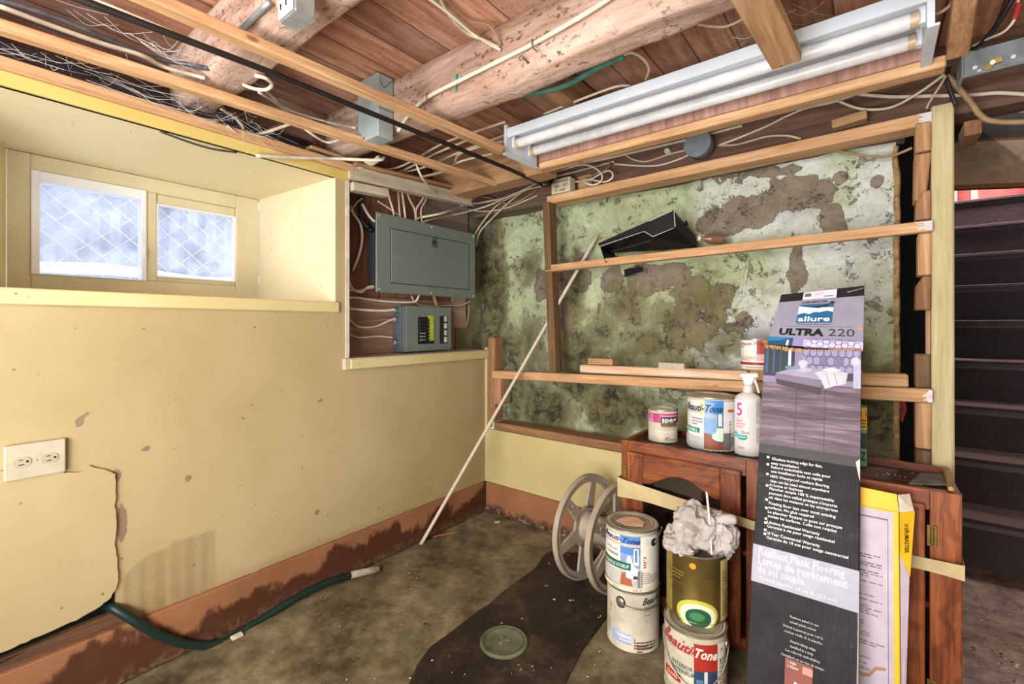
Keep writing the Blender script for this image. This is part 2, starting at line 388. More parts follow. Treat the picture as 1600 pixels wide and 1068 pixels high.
mb = wallgrid(lines([-2.2, -.5], .05), lines([-1.5, XW-.08], .05), lambda y, x: (x, y, 1.265+.03*noise.noise(V((x*3, y*3, 0)))+max(0, (XW-.3-x))*.05)); mb.open = True
tag(mb.build('snow_bank', SNOW, smooth=True), 'bright white snow lying along the bottom outside the window', 'snow', kind='stuff')

# niche for the electrical panels
struct(MB().box((-.17, -.88, .85), (.020, 0.012, .897)).build('trim_3', plain('dusty_ledge', '#b6a792', .8, var=.1), bevel=.002))
struct(MB().box((.0, -.856, .852), (.026, 0.004, .893)).build('trim_4', YEL2, bevel=.002))
struct(MB().box((-.02, -.868, .897), (.004, -.851, 1.665)).build('trim_5', plain('worn_white_edge', '#c3baa8', .8, var=.1, sc=20)))
bk = wood('red_brown_backboard', '#5a3828', '#7d5240', '#986c58', 'z', dirt=.3); bk2 = wood('pinkish_plywood', '#8a6a5a', '#a58877', '#b99d8c', 'y', dirt=.25, knots=False)
struct(MB().box((-.20, -.90, .85), (-.17, -.06, 1.93)).build('wall_niche', bk))
struct(MB().box((-.20, -.885, .897), (-.0125, -.869, 1.70)).build('wall_niche_side', bk))
tag(MB().box((-.17, -.868, .899), (-.150, -.10, 1.165)).build('plywood_backboard', bk2), 'pinkish plywood mounting board behind the small breaker box', 'board')
tag(MB().box((-.168, -.098, 1.02), (-.150, -.0, 1.20)).build('plywood_offcut', bk2), 'small plywood square right of the small breaker box', 'board')
tag(MB().box((-.168, -.30, 1.50), (-.152, .02, 1.72)).build('grey_board', wood('grey_mauve_board', '#5d4e47', '#7a6a60', '#8d7d72', 'y', dirt=.3)), 'grey-brown board above the right end of the big breaker panel', 'board')

# back wall: low yellow wallboard
def tone_back(x, z): return max(.28*blob((x, z), (.08, .3), (.12, .3)), .15*blob((x, z), (.5, .3), (.2, .15)))  # darker tone by the corner, a fainter one further along
mb = wallgrid(lines([0, 1.90], .0125), lines([0, .458], .0125), lambda x, z: (x, 0, z), (), {'dirt': tone_back, 'bare': lambda x, z: 0})
o = mb.build('wall_back', YEL2); struct(o); m_ = o.modifiers.new('s', 'SOLIDIFY'); m_.thickness = .012; m_.offset = -1
# stone wall behind it: old mint paint peeling, brown render, mould
bl = []
def B(u, v, ru, rv, s=1.0, which='bare'):
    c = P(u, v, y=.15); e = P(u+ru, v, y=.15); g = P(u, v-rv, y=.15); bl.append((which, (c.x, c.z), (abs(e.x-c.x), abs(g.z-c.z)), s))
for a in ((1235, 300, 75, 40, 1.3), (1170, 330, 90, 35, 1.3), (1120, 350, 60, 30, 1.2), (1285, 300, 40, 35, 1.3), (1300, 340, 35, 45, 1.2), (1315, 275, 20, 14, 1.2), (1245, 425, 22, 50, 1.3), (1080, 460, 55, 45, 1.2), (1120, 470, 45, 60, 1.0), (1040, 430, 60, 25, 1.2), (1010, 440, 60, 40, 1.1),
          (1060, 520, 60, 50, .9), (960, 440, 30, 30, 1.0), (905, 430, 32, 40, 1.2), (890, 500, 25, 60, .9), (895, 300, 14, 20, .8), (840, 450, 25, 40, .8), (780, 330, 30, 12, 1.1), (1370, 285, 16, 16, 1.2), (1340, 260, 12, 8, 1), (1200, 265, 30, 10, .9), (990, 490, 12, 30, 1), (1080, 600, 60, 25, .9), (1300, 600, 60, 60, .8), (1320, 460, 18, 12, 1.0), (1230, 265, 40, 12, .9), (1060, 260, 40, 8, .9), (860, 350, 10, 30, .6), (1190, 240, 60, 10, 1), (1160, 500, 20, 20, .8), (1395, 650, 25, 90, 1.2)):
    B(*a)
for a in ((765, 470, 30, 120, 1.5), (790, 560, 35, 60, 1.3), (800, 620, 30, 60, 1.2), (850, 640, 60, 45, 1.35), (900, 600, 60, 40, 1.0), (950, 640, 45, 60, 1.35), (990, 640, 60, 40, 1.0), (900, 460, 25, 80, .85), (870, 430, 40, 40, .6), (940, 520, 60, 50, .6), (1040, 500, 60, 80, .6), (1130, 540, 50, 60, .55), (1380, 640, 60, 90, 1.25), (1330, 560, 60, 40, .8), (760, 380, 25, 50, 1.0), (1150, 640, 60, 80, .9), (830, 540, 40, 80, .7), (760, 330, 20, 40, .9), (1010, 540, 110, 60, .8), (1100, 470, 70, 60, .75), (980, 470, 50, 50, .8), (900, 550, 60, 60, .8), (1330, 620, 80, 60, 1.0), (820, 420, 30, 60, .6)):
    B(a[0], a[1], a[2]*1.15, a[3]*1.15, a[4]*1.12, which='mould')
for a in ((1180, 520, 160, 120, 1.0), (1300, 420, 160, 160, 1.1), (1200, 300, 200, 120, 1.0), (1390, 300, 100, 150, 1.2), (1110, 500, 60, 60, .8)):
    B(*a, which='white')
for a in ((1190, 540, 60, 60, 1.0), (1160, 590, 80, 30, .8), (1250, 320, 60, 40, .5), (1100, 560, 50, 30, .5)):
    B(*a, which='mauve')
def fld(w):
    sel = [b for b in bl if b[0] == w]
    return lambda x, z: min(1.5, max([0]+[s*blob((x, z), c, r)*1.3 for _, c, r, s in sel]))
def stone(x, z):
    n = noise.fractal(V((x*2.2, z*2.2, 3)), 1.0, 2.0, 4)*.045 + noise.fractal(V((x*9, z*9, 7)), .9, 2.1, 4)*.010
    lo = max(0, .85-z); n += .03*noise.turbulence(V((x*6, z*6, 1)), 4, False)*lo*2
    return (x, min(.195, max(.105, .165 - n)), z)
mb = wallgrid(lines([-.19, 1.775], .011), lines([.0, 1.69], .011), stone, (), {w: fld(w) for w in ('bare', 'mould', 'white', 'mauve')})
k = N('peeling_mint_paint_on_stone')
wp = k.n('ShaderNodeVectorMath', operation='ADD'); nn_ = k.n('ShaderNodeTexNoise'); k.l(k.tc.outputs['Object'], nn_.inputs[0]); nn_.inputs['Scale'].default_value = 9
sc_ = k.n('ShaderNodeVectorMath', operation='SCALE'); k.l(nn_.outputs['Color'], sc_.inputs[0]); sc_.inputs['Scale'].default_value = .10
k.l(k.tc.outputs['Object'], wp.inputs[0]); k.l(sc_.outputs[0], wp.inputs[1]); wv = wp.outputs[0]
n1 = k.noise(5, detail=9, rough=.65, vec=wv); n2 = k.noise(17, detail=8, rough=.7, vec=wv); n3 = k.noise(55, detail=5, rough=.7); n4 = k.noise(2.2, detail=4)
mint = k.ramp(n2, [(.3, '#a0ab86'), (.5, '#bac69f'), (.7, '#ccd6ba')]); whit = k.ramp(n2, [(.3, '#b9c3b8'), (.5, '#d8dfd6'), (.7, '#ebeee9')])
wf = k.ramp(k.math('ADD', k.attr('white'), k.math('MULTIPLY', k.math('SUBTRACT', n1, .5), 1.0)), [(.25, 0.0), (.65, 1.0)])
paint = k.mix(wf, mint, whit)
paint = k.mix(k.math('MULTIPLY', k.attr('mauve'), .75, True), paint, '#9b97a8')
paint = k.mix(k.math('MULTIPLY', k.step(k.noise(26, (1, 1, .55), 7, .75, vec=None), .61, .66), .7), paint, '#6d6a55')
bare = k.ramp(n2, [(.3, '#6b5d50'), (.5, '#8a7d70'), (.7, '#9d9186')])
bs = k.math('ADD', k.attr('bare'), k.math('MULTIPLY', k.math('SUBTRACT', n1, .5), 2.9))
bs = k.math('ADD', bs, k.math('MULTIPLY', k.math('SUBTRACT', n2, .5), .9))
bfac = k.ramp(bs, [(.43, 0.0), (.47, 1.0)])
col = k.mix(bfac, paint, bare)
rim = k.ramp(bs, [(.38, 0.0), (.425, 1.0), (.47, 0.0)]); col = k.mix(k.math('MULTIPLY', rim, .35), col, '#5b4e3c')
ms = k.math('ADD', k.attr('mould'), k.math('MULTIPLY', k.math('SUBTRACT', n2, .5), 1.5)); ms = k.math('ADD', ms, k.math('MULTIPLY', k.math('SUBTRACT', n1, .5), 1.6))
mf = k.ramp(ms, [(.22, 0.0), (.45, .6), (.95, .97)]); mcol = k.mix(k.ramp(ms, [(.5, 0.0), (1.1, 1.0)]), k.ramp(n3, [(.35, '#463e32'), (.55, '#6f6651'), (.7, '#8c8570')]), k.ramp(n3, [(.35, '#14110e'), (.55, '#332d23'), (.7, '#585039')]))
col = k.mix(mf, col, mcol)
yl = k.math('MULTIPLY', k.step(k.math('ADD', k.math('MULTIPLY', k.attr('mould'), .25), n4), .52, .66), .55); col = k.mix(k.math('MULTIPLY', yl, k.step(n2, .42, .55)), col, '#8f8b5c')
col = k.mix(k.math('MULTIPLY', k.step(k.vor(30), .09, .05), k.math('MULTIPLY', k.step(n2, .5, .6), .8)), col, '#2f2a22')
fk = k.noise(11, (1, 1, 1), 10, .8, vec=wv); flk = k.ramp(fk, [(.575, 0.0), (.60, 1.0)]); col = k.mix(k.math('MULTIPLY', flk, .62), col, k.ramp(n3, [(.4, '#6a6250'), (.6, '#8b8574')]))
fk2 = k.noise(34, (1, 1, .7), 8, .8); col = k.mix(k.math('MULTIPLY', k.ramp(fk2, [(.60, 0.0), (.63, 1.0)]), .7), col, '#4e4738'); col = k.mix(k.math('MULTIPLY', k.ramp(fk2, [(.33, 1.0), (.38, 0.0)]), .35), col, '#dfe2d4')
grime = k.ramp(k.noise(3.4, detail=7, rough=.7, vec=wv), [(.42, 0.0), (.68, 1.0)]); col = k.mix(k.math('MULTIPLY', grime, .34), col, '#6a6147')
hb = k.math('ADD', k.math('MULTIPLY', n2, 1.0), k.math('MULTIPLY', n3, .5)); hb = k.math('SUBTRACT', hb, k.math('MULTIPLY', bfac, .35)); hb = k.math('SUBTRACT', hb, k.math('MULTIPLY', flk, .25)); k.bump(hb, 1.0, .018)
k.fin(col, .9, 0, .25); STONE = k.m
o = mb.build('wall_back_stone', STONE, smooth=True); struct(o)
mb = wallgrid(lines([-.06, .17], .011), lines([.86, 1.72], .011), lambda y, z: (-.178+.012*noise.noise(V((y*9, z*9, 2))), y, z), (), {'bare': lambda y, z: .3, 'mould': lambda y, z: .75, 'white': lambda y, z: 0, 'mauve': lambda y, z: .2})
struct(mb.build('wall_niche_stone', STONE, smooth=True))
# ragged end of the stone wall and black sheets painting the hollow's shade
struct(MB().box((1.765, .19, 0), (1.78, .80, 1.68)).build('wall_hollow_shade', BLACK)); struct(MB().box((1.60, .80, 0), (1.97, .82, 1.93)).build('wall_hollow_shade_back', BLACK))
mb = MB(); pts = []
for i in range(60):
    z = .45+1.2*i/59; pts.append((1.776+.006*noise.noise(V((0, 0, z*9))), .135+.008*noise.noise(V((3, 0, z*7))), z))
mb.tube(pts, [.009+.003*noise.noise(V((1, 4, p[2]*12))) for p in pts], 7)
tag(mb.build('insulation_strip', plain('tan_fibre', '#8b6f4c', .95, 0, .3, 60, .8)), 'tan fibrous filler strip down the right edge of the peeling stone wall', 'insulation')

# baseboards
def base_mat(name, water):
    k = N(name); sp = k.n('ShaderNodeSeparateXYZ'); k.l(k.tc.outputs['Object'], sp.inputs[0])
    col = k.ramp(k.noise(4, detail=5), [(.3, '#80563a'), (.7, '#966747')])
    n = k.noise(5.5, (1, 1, .6), 7, .62); h = k.math('SUBTRACT', k.math('MULTIPLY', k.math('SUBTRACT', n, .27), water), sp.outputs[2])
    wet = k.ramp(k.math('ADD', h, .5), [(.490, 0.0), (.512, 1.0)]); rimm = k.ramp(k.math('ADD', h, .5), [(.480, 0.0), (.50, 1.0), (.53, 0.0)])
    col = k.mix(k.math('MULTIPLY', wet, .88), col, '#3b1a0c'); col = k.mix(k.math('MULTIPLY', rimm, .6), col, '#3b1c10')
    lowz = k.ramp(sp.outputs[2], [(.0, 1.0), (.05, 0.0)]); sc = k.step(k.noise(40, detail=6, rough=.75), .47, .6)
    col = k.mix(k.math('MULTIPLY', k.math('MULTIPLY', lowz, sc), .75), col, '#b0a28c' if water < .3 else '#7c6a55')
    k.bump(k.noise(30, detail=5), .3, .004); return k.fin(col, .55, 0, .4)
struct(MB().box((.0, .0, .458), (.014, .05, .91)).build('trim_7', YEL2))
struct(MB().box((.0, Y_B, .004), (.020, -.0, .166)).build('baseboard_left', base_mat('brown_baseboard_wet', .42), bevel=.003))
struct(MB().box((.021, -.019, .004), (1.9, -.001, .165)).build('baseboard_back', base_mat('brown_baseboard_chalky', .13), bevel=.003))

# floor
k = N('damp_concrete'); n = k.noise(3.2, detail=8, rough=.68); n2 = k.noise(14, detail=8, rough=.75); n3 = k.noise(60, detail=5, rough=.7)
col = k.ramp(k.math('ADD', k.math('MULTIPLY', n, .55), k.math('MULTIPLY', n2, .45)), [(.33, '#2a241b'), (.43, '#4d4432'), (.54, '#756b50'), (.66, '#9a8f70')])
col = k.mix(k.math('MULTIPLY', k.step(n3, .60, .68), .7), col, '#2a241b'); col = k.mix(k.math('MULTIPLY', k.step(k.vor(26), .10, .04), .55), col, '#a89b7a')
sp = k.n('ShaderNodeSeparateXYZ'); k.l(k.tc.outputs['Object'], sp.inputs[0])
stair = k.ramp(k.math('ADD', k.math('MULTIPLY', sp.outputs[0], .1), .5), [(.665, 0.0), (.685, 1.0)])
brown = k.ramp(n2, [(.35, '#3d3029'), (.5, '#6b5a4e'), (.65, '#87766a')]); col = k.mix(stair, col, brown)
k.bump(k.math('ADD', n2, k.math('MULTIPLY', n3, .5)), .6, .006); wetr = k.ramp(n, [(.4, .45), (.6, .85)])
FL = k.fin(col, .8, 0, .35); k.l(wetr, k.b.inputs['Roughness'])
mb = MB().box((-.012, Y_B, -.05), (3.3, 3.6, 0)); o = mb.build('floor', FL, org=(0, 0, 0)); struct(o)
# far walls, behind the camera and to the right
DIM = plain('plain_cream_wall', '#cfc39c', .8, var=.05, sc=3)
struct(MB().box((-.1, Y_B-.05, 0), (3.35, Y_B, 1.95)).build('wall_front', DIM)); struct(MB().box((3.3, Y_B, 0), (3.35, .9, 1.95)).build('wall_right', DIM))
# foundation above the left wall, coloured dark for the cavity's shade
FD = plain('foundation_in_shade', '#4a4248', .9, 0, .25, 8, .6)
struct(MB().box((-.66, -.93, 1.64), (-.45, .2, 1.95)).build('wall_foundation', FD)); struct(MB().box((-.66, Y_B, 1.64), (-.45, -.93, 1.95)).build('wall_foundation_left', FD))
struct(MB().box((-.66, Y_B, 1.634), (-.013, -.87, 1.64)).build('wall_recess_lid', FD))
struct(MB().box((-.45, .16, .8), (-.17, .2, 1.95)).build('wall_foundation_end', FD))

# ceiling: floorboards over round joists
k = N('old_red_floorboards'); sp = k.n('ShaderNodeSeparateXYZ'); k.l(k.tc.outputs['Object'], sp.inputs[0])
bx_ = k.math('MULTIPLY', sp.outputs[0], 1/.125); fr = k.math('FRACT', bx_); fl = k.math('FLOOR', bx_)
wn = k.n('ShaderNodeTexWhiteNoise', noise_dimensions='1D'); k.l(fl, wn.inputs['W'])
g = k.noise(3, (12, 1.0, 12), 6, .65, .5); col = k.ramp(g, [(.3, '#8f6049'), (.5, '#bb8669'), (.68, '#d2a58c')])
col = k.mix(1.0, col, k.ramp(wn.outputs[0], [(0, (.75, .72, .72)), (1, (1, 1, 1))]), 'MULTIPLY')
col = k.mix(k.math('MULTIPLY', k.step(k.noise(4, detail=6), .48, .66), .45), col, '#b89a8a')
col = k.mix(k.math('MULTIPLY', k.step(k.noise(50, (1, .6, 1), 5, .7), .58, .66), .55), col, '#5a3222')
gap = k.ramp(fr, [(.0, 1.0), (.03, 0.0), (.97, 0.0), (1.0, 1.0)]); col = k.mix(k.math('MULTIPLY', gap, .9), col, '#24130d')
k.bump(k.math('SUBTRACT', g, gap), .5, .006); k.fin(col, .8, 0, .3)
struct(MB().box((-.7, Y_B, 1.93), (3.35, .22, 1.96)).build('ceiling', k.m, org=(0, 0, 1.93)))
struct(MB().box((-.2, .20, 1.93), (3.35, .90, 1.96)).build('ceiling_by_stairs', k.m, org=(0, 0, 1.93)))
LOG = rough_log('rough_hewn_log')
def log(y0, y1, zb, x0, x1, label, seed=0, zt=1.93):
    mb = MB(); ns = 70; c = V(((0, (y0+y1)/2, (zb+zt)/2))); hw = (y1-y0)/2; hh = (zt-zb)/2; m = 24; sec = []
    for k_ in range(m):
        a = 2*pi*k_/m+pi/m; e = 14 if sin(a) > 0 else 5
        sec.append((abs(cos(a))**(2/e)*(1 if cos(a) > 0 else -1), abs(sin(a))**(2/e)*(1 if sin(a) > 0 else -1)))
    for i in range(ns+1):
        x = x0+(x1-x0)*i/ns
        for (a, b) in sec:
            r_ = 1+(.05 if b > 0 else .13)*noise.noise(V((x*3+seed, a*1.5, b*1.5)))+.06*noise.noise(V((x*11+seed, a*3, b*3)))
            mb.v.append(V((x, c.y+a*hw*r_, min(zt+.003, c.z+b*hh*(r_ if b < 0 else 1)))))
    for i in range(ns):
        for k_ in range(m):
            mb.f.append((i*m+k_, i*m+(k_+1) % m, (i+1)*m+(k_+1) % m, (i+1)*m+k_)); mb.mi.append(0)
    mb.f += [tuple(range(m)), tuple(range(ns*m, ns*m+m))]; mb.mi += [0, 0]
    return tag(mb.build('ceiling_joist', LOG, smooth=True), label, 'joist', 'rough log joists across the ceiling')
log(-1.44, -1.32, 1.755, -.13, 3.3, 'rough log ceiling joist nearest the viewer, left of the grey metal box', 2)
J2 = log(-.885, -.77, 1.75, -.13, 3.3, 'thick rough log joist with green chalk cross and stapled white cable', 5)
tag(MB().box((-.13, -.275, 1.70), (.585, -.165, 1.928)).build('ceiling_joist', wood('squared_pale_timber', '#9a7450', '#b98f68', '#cfa984', 'x', dirt=.3), bevel=.006), 'short squared timber joist ending at the left end of the fluorescent light', 'joist')
rb = wood('red_brown_rim_beam', '#4f352b', '#6d5145', '#84685a', 'x', dirt=.35, knots=False)
tag(MB().box((-.168, .085, 1.70), (3.28, .19, 1.93)).build('rim_beam', rb, bevel=.004), 'long grey-brown rim beam above the framed stone wall', 'beam')
tag(MB().box((-.165, .075, 1.672), (1.80, .20, 1.70)).build('sill_plate', wood('grey_sill_wood', '#4d4138', '#6a5b4e', '#827264', 'x', dirt=.4, knots=False), bevel=.003), 'thin grey sill plate under the rim beam', 'beam')
tag(MB().box((-.16, Y_B+.02, 1.72), (-.05, -1.0, 1.74)).build('sill_shelf', plain('sill_in_shade', '#3e363b', .9, 0, .2, 9, .4)), 'dusty sill coloured dark as shaded cavity, behind the top of the window wall', 'sill')  # sill colour carries the dark of the cavity

# ------------------------------------------------------------------ lumber
def lumber(name, p, q, wd, ht, mat, label, cat='board', up=(0, 0, 1), group=None, bev=.003, jit=0):
    return tag(MB().beam(p, q, wd, ht, up, jit=jit).build(name, mat, bevel=bev), label, cat, group)
# frame in front of the stone wall
tp_ = lumber('top_plate', (.415, .045, 1.664), (1.86, .045, 1.680), .09, .040, pine('x'), 'long top board of the wall frame, running under the round grey junction cover', 'lumber')
mr_ = lumber('middle_rail', (.425, -.012, 1.315), (1.857, -.012, 1.338), .038, .034, pine('x'), 'middle horizontal board of the frame with the black metal tray on it', 'lumber')
lr_ = lumber('lower_rail', (.075, -.010, .766), (1.857, -.010, .815), .038, .042, pine('x'), 'lower horizontal board of the frame, crossed by the leaning white rod', 'lumber')
lumber('bottom_plate', (.062, .05, .480), (1.86, .05, .480), .10, .040, pineold('x'), 'pine plate lying on top of the low yellow wall', 'lumber')
lumber('wall_stud', (.430, .0, 1.645), (.468, .005, .800), .040, .066, stud('z'), 'dark weathered upright stud left of the black metal tray', 'stud', up=(0, 1, 0))
lumber('frame_post', (1.883, .045, .0), (1.881, .045, 1.715), .052, .09, None or wood('pale_yellow_post', '#bdb083', '#d3c89b', '#ded5ae', 'z', dirt=.12, bump=.1), 'tall pale yellow painted post at the foot of the carpeted stairs', 'post', up=(0, 1, 0), bev=.004)
random.seed(31); WS = plain('white_primer_smear', '#d3d0d6', .8, var=.08, sc=30, bump=.4)
for ob, x0, x1, z0, z1, y in ((tp_, 1.822, 1.856, 1.664, 1.698, -.0015), (mr_, 1.815, 1.856, 1.324, 1.352, -.0325), (lr_, 1.832, 1.856, .796, .833, -.0305)):
    m = MB()
    for i in range(9):
        zz = z0+(z1-z0)*i/9; m.box((x0+random.uniform(0, .6)*(x1-x0), y-.0004, zz), (x1, y+.001, zz+(z1-z0)/9*random.uniform(.6, 1.05)))
    m.build('paint_smear', WS, ob)
# corner uprights
lumber('corner_upright', (.040, .045, .500), (.040, .045, .965), .050, .075, pineold('z'), 'tall rough upright in the corner beside the breaker niche', 'lumber', up=(0, 1, 0))
lumber('corner_block', (.090, .03, .600), (.090, .03, .743), .048, .06, pineold('z'), 'short wood block under the left end of the lower rail', 'wood block', up=(0, 1, 0))
# board and scrap blocks on the lower rail
lumber('loose_board', (.624, -.012, .829), (1.345, -.012, .843), .050, .036, wood('pale_streaked_board', '#b78f6a', '#cfae8e', '#dccbbd', 'x', dirt=.1), 'pine board lying on the lower rail, with a round-cornered left end', 'board', bev=.006)
lumber('loose_board', (1.350, -.012, .846), (1.800, -.012, .858), .050, .040, pine('x'), 'short pine board on the lower rail beside the post, knot at its end', 'board', bev=.004)
for a, b, t in ((920, 968, 'left wood block resting on the loose pine board'), (1030, 1080, 'pinkish wood block on the loose board, nearest the mint paint can')):
    p = P(a, 567+(a-920)*.07, y=-.02); q = P(b-9, 570+(a-920)*.07, y=-.02)
    tag(MB().box((p.x, -.035, p.z-.004), (q.x, .02, p.z+.026)).build('wood_block', pine('x') if a < 1000 else pale('x'), bevel=.003), t, 'wood block', 'scrap blocks on the loose board')
# stacked blocks beside the post
def zof(v, u=1445): return P(u, v, y=0).z
blks = [(190, 236, 0, 'topmost block of the stack beside the pale post, white paint smear'), (238, 312, 3.5, 'tall tilted block, second from the top beside the pale post'), (298, 343, 0, 'chamfered block just above the middle rail beside the pale post'),
        (364, 430, 0, 'straight block right under the middle rail beside the pale post'), (431, 484, 0, 'round-cornered block with a split, beside the pale post'), (554, 607, 0, 'brown stained block resting on the lower rail beside the pale post'),
        (628, 701, 0, 'pale block right under the lower rail beside the pale post'), (703, 745, 0, 'lowest brown block beside the pale post, behind the cabinet')]
for i, (a, b, tl, t) in enumerate(blks):
    z1, z0 = zof(a), zof(b); x0 = 1.818+(.006 if i == 3 else 0); x1 = 1.8555
    mb = MB()
    if i in (2, 4): mb.prism([(x0, -.005, z0), (x1, -.005, z0), (x1, -.005, z1), (x0+.018, -.005, z1), (x0+.002, -.005, z1-.03)], (0, .085, 0))
    elif i == 1: mb.prism([(x0-.004, .002, z0), (x0+.026, .002, z0), (x1, .002, z1), (x0-.002, .002, z1)], (0, .08, 0))
    else: mb.box((x0, -.005 if i != 5 else .012, z0), (x1, .08, z1))
    tag(mb.build('wood_block', stud('z') if i in (5, 7) else pineold('z') if i in (1, 2, 4) else pine('z'), bevel=.004), t, 'wood block', 'wood blocks stacked beside the pale post')
lumber('thin_batten', (1.850, .05, zof(554)), (1.850, .05, zof(484)), .010, .03, pine('z'), 'thin upright batten between two blocks beside the pale post', 'batten', up=(0, 1, 0), bev=0)
lumber('short_block', P(1300, 197, y=.03), P(1355, 181, y=.03), .05, .030, pine('x'), 'short pine block lying on the top plate near the pale post', 'wood block')
lumber('wood_cleat', P(905, 290, y=.07), P(925, 285, y=.07), .02, .085, pine('x'), 'small upright cleat behind the coiled white cable', 'wood block')
lumber('wood_cleat', (.42, .07, 1.725), (.515, .07, 1.728), .012, .075, pine('x'), 'small pine board behind the marked switch plate', 'wood block')

# strips under the joists, all running along the left wall
def strip(a, b, z, wd, ht, mat, label, ext=True):
    p, q = P(*a, z=z), P(*b, z=z)
    if ext: d = (p-q).normalized(); p = p + d*(abs((Y_B+.1-p.y)/d.y))
    h = V((0, 0, ht/2)); return lumber('ceiling_strip', p+h, q+h, wd, ht, mat, label, 'strip', group='pine strips under the ceiling joists')
strip((400, 78), (784, 240), 1.69, .036, .026, pine('y'), 'pine ceiling strip ending at the left end of the fluorescent light')
strip((400, 176), (773, 292), 1.69, .034, .028, pine('y'), 'pine ceiling strip whose end hangs free above the breaker panel')
strip((0, 46), (330, 146), 1.735, .016, .012, pale('y'), 'thin pale lath near the dark sill at top left')
tag(MB().box((-.02, Y_B, 1.668), (.022, -.84, 1.70)).build('ceiling_strip', pine('y'), bevel=.003), 'pine strip capping the yellow window wall, under the cobwebs', 'strip', 'pine strips under the ceiling joists')
struct(MB().box((-.013, Y_B, 1.631), (.010, -.86, 1.668)).build('trim_6', drywall('yellow_trim_board', '#bda457', '#cbb670', .9), bevel=.002))
lumber('niche_header', (-.002, -.862, 1.665), (-.002, -.13, 1.706), .045, .058, pale('y'), 'pale painted beam across the top of the breaker niche', 'lumber')
lumber('thin_batten', (.01, -.84, 1.702), (.01, -.24, 1.742), .05, .014, pineold('y'), 'thin brown strip lying on the pale beam over the niche', 'batten')
lumber('niche_block', (.0, -.845, 1.610), (.0, -.665, 1.622), .045, .036, pale('y'), 'short pale block under the left end of the niche beam', 'wood block')
p, q = P(478, 232, z=1.73), P(588, 268, z=1.73)
lumber('scrap_board', p, q, .07, .016, pine('y'), 'loose pine scrap lying on top of the niche beam by the window', 'board')
# pieces hanging near the light
strip((1176, 4), (1229, 103), 1.690, .066, .034, pine('y'), 'wide pine piece hanging across the near side of the fluorescent light')
a = V((1.869, -.445, 1.675)); b = V((1.862, -.78, 1.79)); lumber('ceiling_block', a, b, .038, .05, pineold('y'), 'upright looking pine stub right of the fluorescent light', 'strip')
p, q = P(790, 170, z=1.84), P(850, 196, z=1.84)
lumber('bridging_block', (.86, -.765, 1.865), (.86, -.29, 1.865), .05, .10, pineold('y'), 'orange bridging block between two joists above the light', 'wood block')
lumber('light_batten', (.60, -.310, 1.705), (1.86, -.310, 1.705), .050, .030, pine('x'), 'pine batten along the far side of the fluorescent light', 'lumber')
tag(MB().box((.60, -.334, 1.721), (1.835, -.327, 1.80)).build('plywood_strip', wood('red_plywood', '#7b564c', '#a07a6d', '#b79386', 'z', dirt=.2, knots=False, sc=.6)), 'reddish plywood strip between the tubes and the pine batten', 'board')

# ------------------------------------------------------------------ fluorescent light
WM = plain('white_enamel', '#ccd2dc', .35, var=.03, sc=8); TUBE = plain('dusty_tube_glass', '#c9c8ca', .3, var=.08, sc=14); CAPM = plain('tube_end_cap', '#b8a58a', .45, .2); GREYM = plain('grey_enamel_inside', '#a3a8ae', .5, var=.05)
fx = thing('fluorescent_light', (1.2, -.43, 1.81), 'long two-tube white fluorescent light under the joists', 'ceiling light')
mb = MB(); sec = [(-.535, 1.765), (-.535, 1.80), (-.50, 1.812), (-.36, 1.812), (-.337, 1.80), (-.337, 1.765), (-.345, 1.765), (-.345, 1.797), (-.41, 1.800), (-.422, 1.775), (-.448, 1.775), (-.46, 1.800), (-.527, 1.797), (-.527, 1.765)]
mb.prism([(.59, y, z) for y, z in sec], (1.22, 0, 0)); mb.build('reflector', WM, fx)
for x0, x1, s_ in ((.578, .590, 1), (1.81, 1.824, -1)):
    mb = MB(); mb.prism([(x0, -.540, 1.705), (x0, -.333, 1.705), (x0, -.333, 1.815), (x0, -.540, 1.815)], (x1-x0, 0, 0)); mb.prism([(x0-.006 if s_ > 0 else x0, -.543, 1.700), (x0-.006 if s_ > 0 else x0, -.330, 1.700), (x0-.006 if s_ > 0 else x0, -.330, 1.706), (x0-.006 if s_ > 0 else x0, -.543, 1.706)], (.022, 0, 0))
    mb.build('end_plate', [WM], fx, bevel=.001)
    for y in (-.49, -.385): MB().box((x1 if s_ > 0 else x0-.012, y-.012, 1.735), (x1+.012 if s_ > 0 else x0, y+.012, 1.776)).build('lamp_holder', WM, fx)
RX = Matrix(((0, 0, 1), (0, 1, 0), (-1, 0, 0)))
for y in (-.49, -.385):
    t = MB().lathe([(.0185, 0), (.019, .01), (.019, 1.158), (.0185, 1.166)], (.617, y, 1.752), 24, 0, RX).build('tube', TUBE, fx, smooth='auto')
    for xx in (.602, 1.782): MB().lathe([(.0, 0), (.0195, .001), (.0198, .016), (.0195, .018), (0, .019)], (xx, y, 1.752), 24, 0, RX).build('tube_cap', CAPM, t, smooth='auto')
# a second fixture's grey channel by the stairs
GAL = plain('galvanised_steel', '#97a0a4', .4, .65, .12, 25)
g = thing('metal_channel', (2.2, -.2, 1.70), 'grey galvanised channel with a wing nut, right of the pale post', 'light fixture')
mb = MB(); mb.box((1.905, -.205, 1.702), (2.7, -.200, 1.762)); mb.box((1.905, -.205, 1.762), (2.7, -.12, 1.767)); mb.box((1.905, -.212, 1.697), (2.7, -.198, 1.704)); mb.box((1.900, -.212, 1.697), (1.906, -.12, 1.767)); mb.build('channel', GAL, g, bevel=.0015)
mb = MB(); mb.beam(P(1546, 98, y=-.22), P(1566, 92, y=-.22), .004, .012); mb.beam(P(1548, 100, y=-.22), P(1543, 108, y=-.22), .004, .012); mb.tube([P(1551, 97, y=-.206), P(1551, 97, y=-.225)], .005); mb.build('wing_nut', plain('brass_wing_nut', '#c9b06a', .35, .6), g)
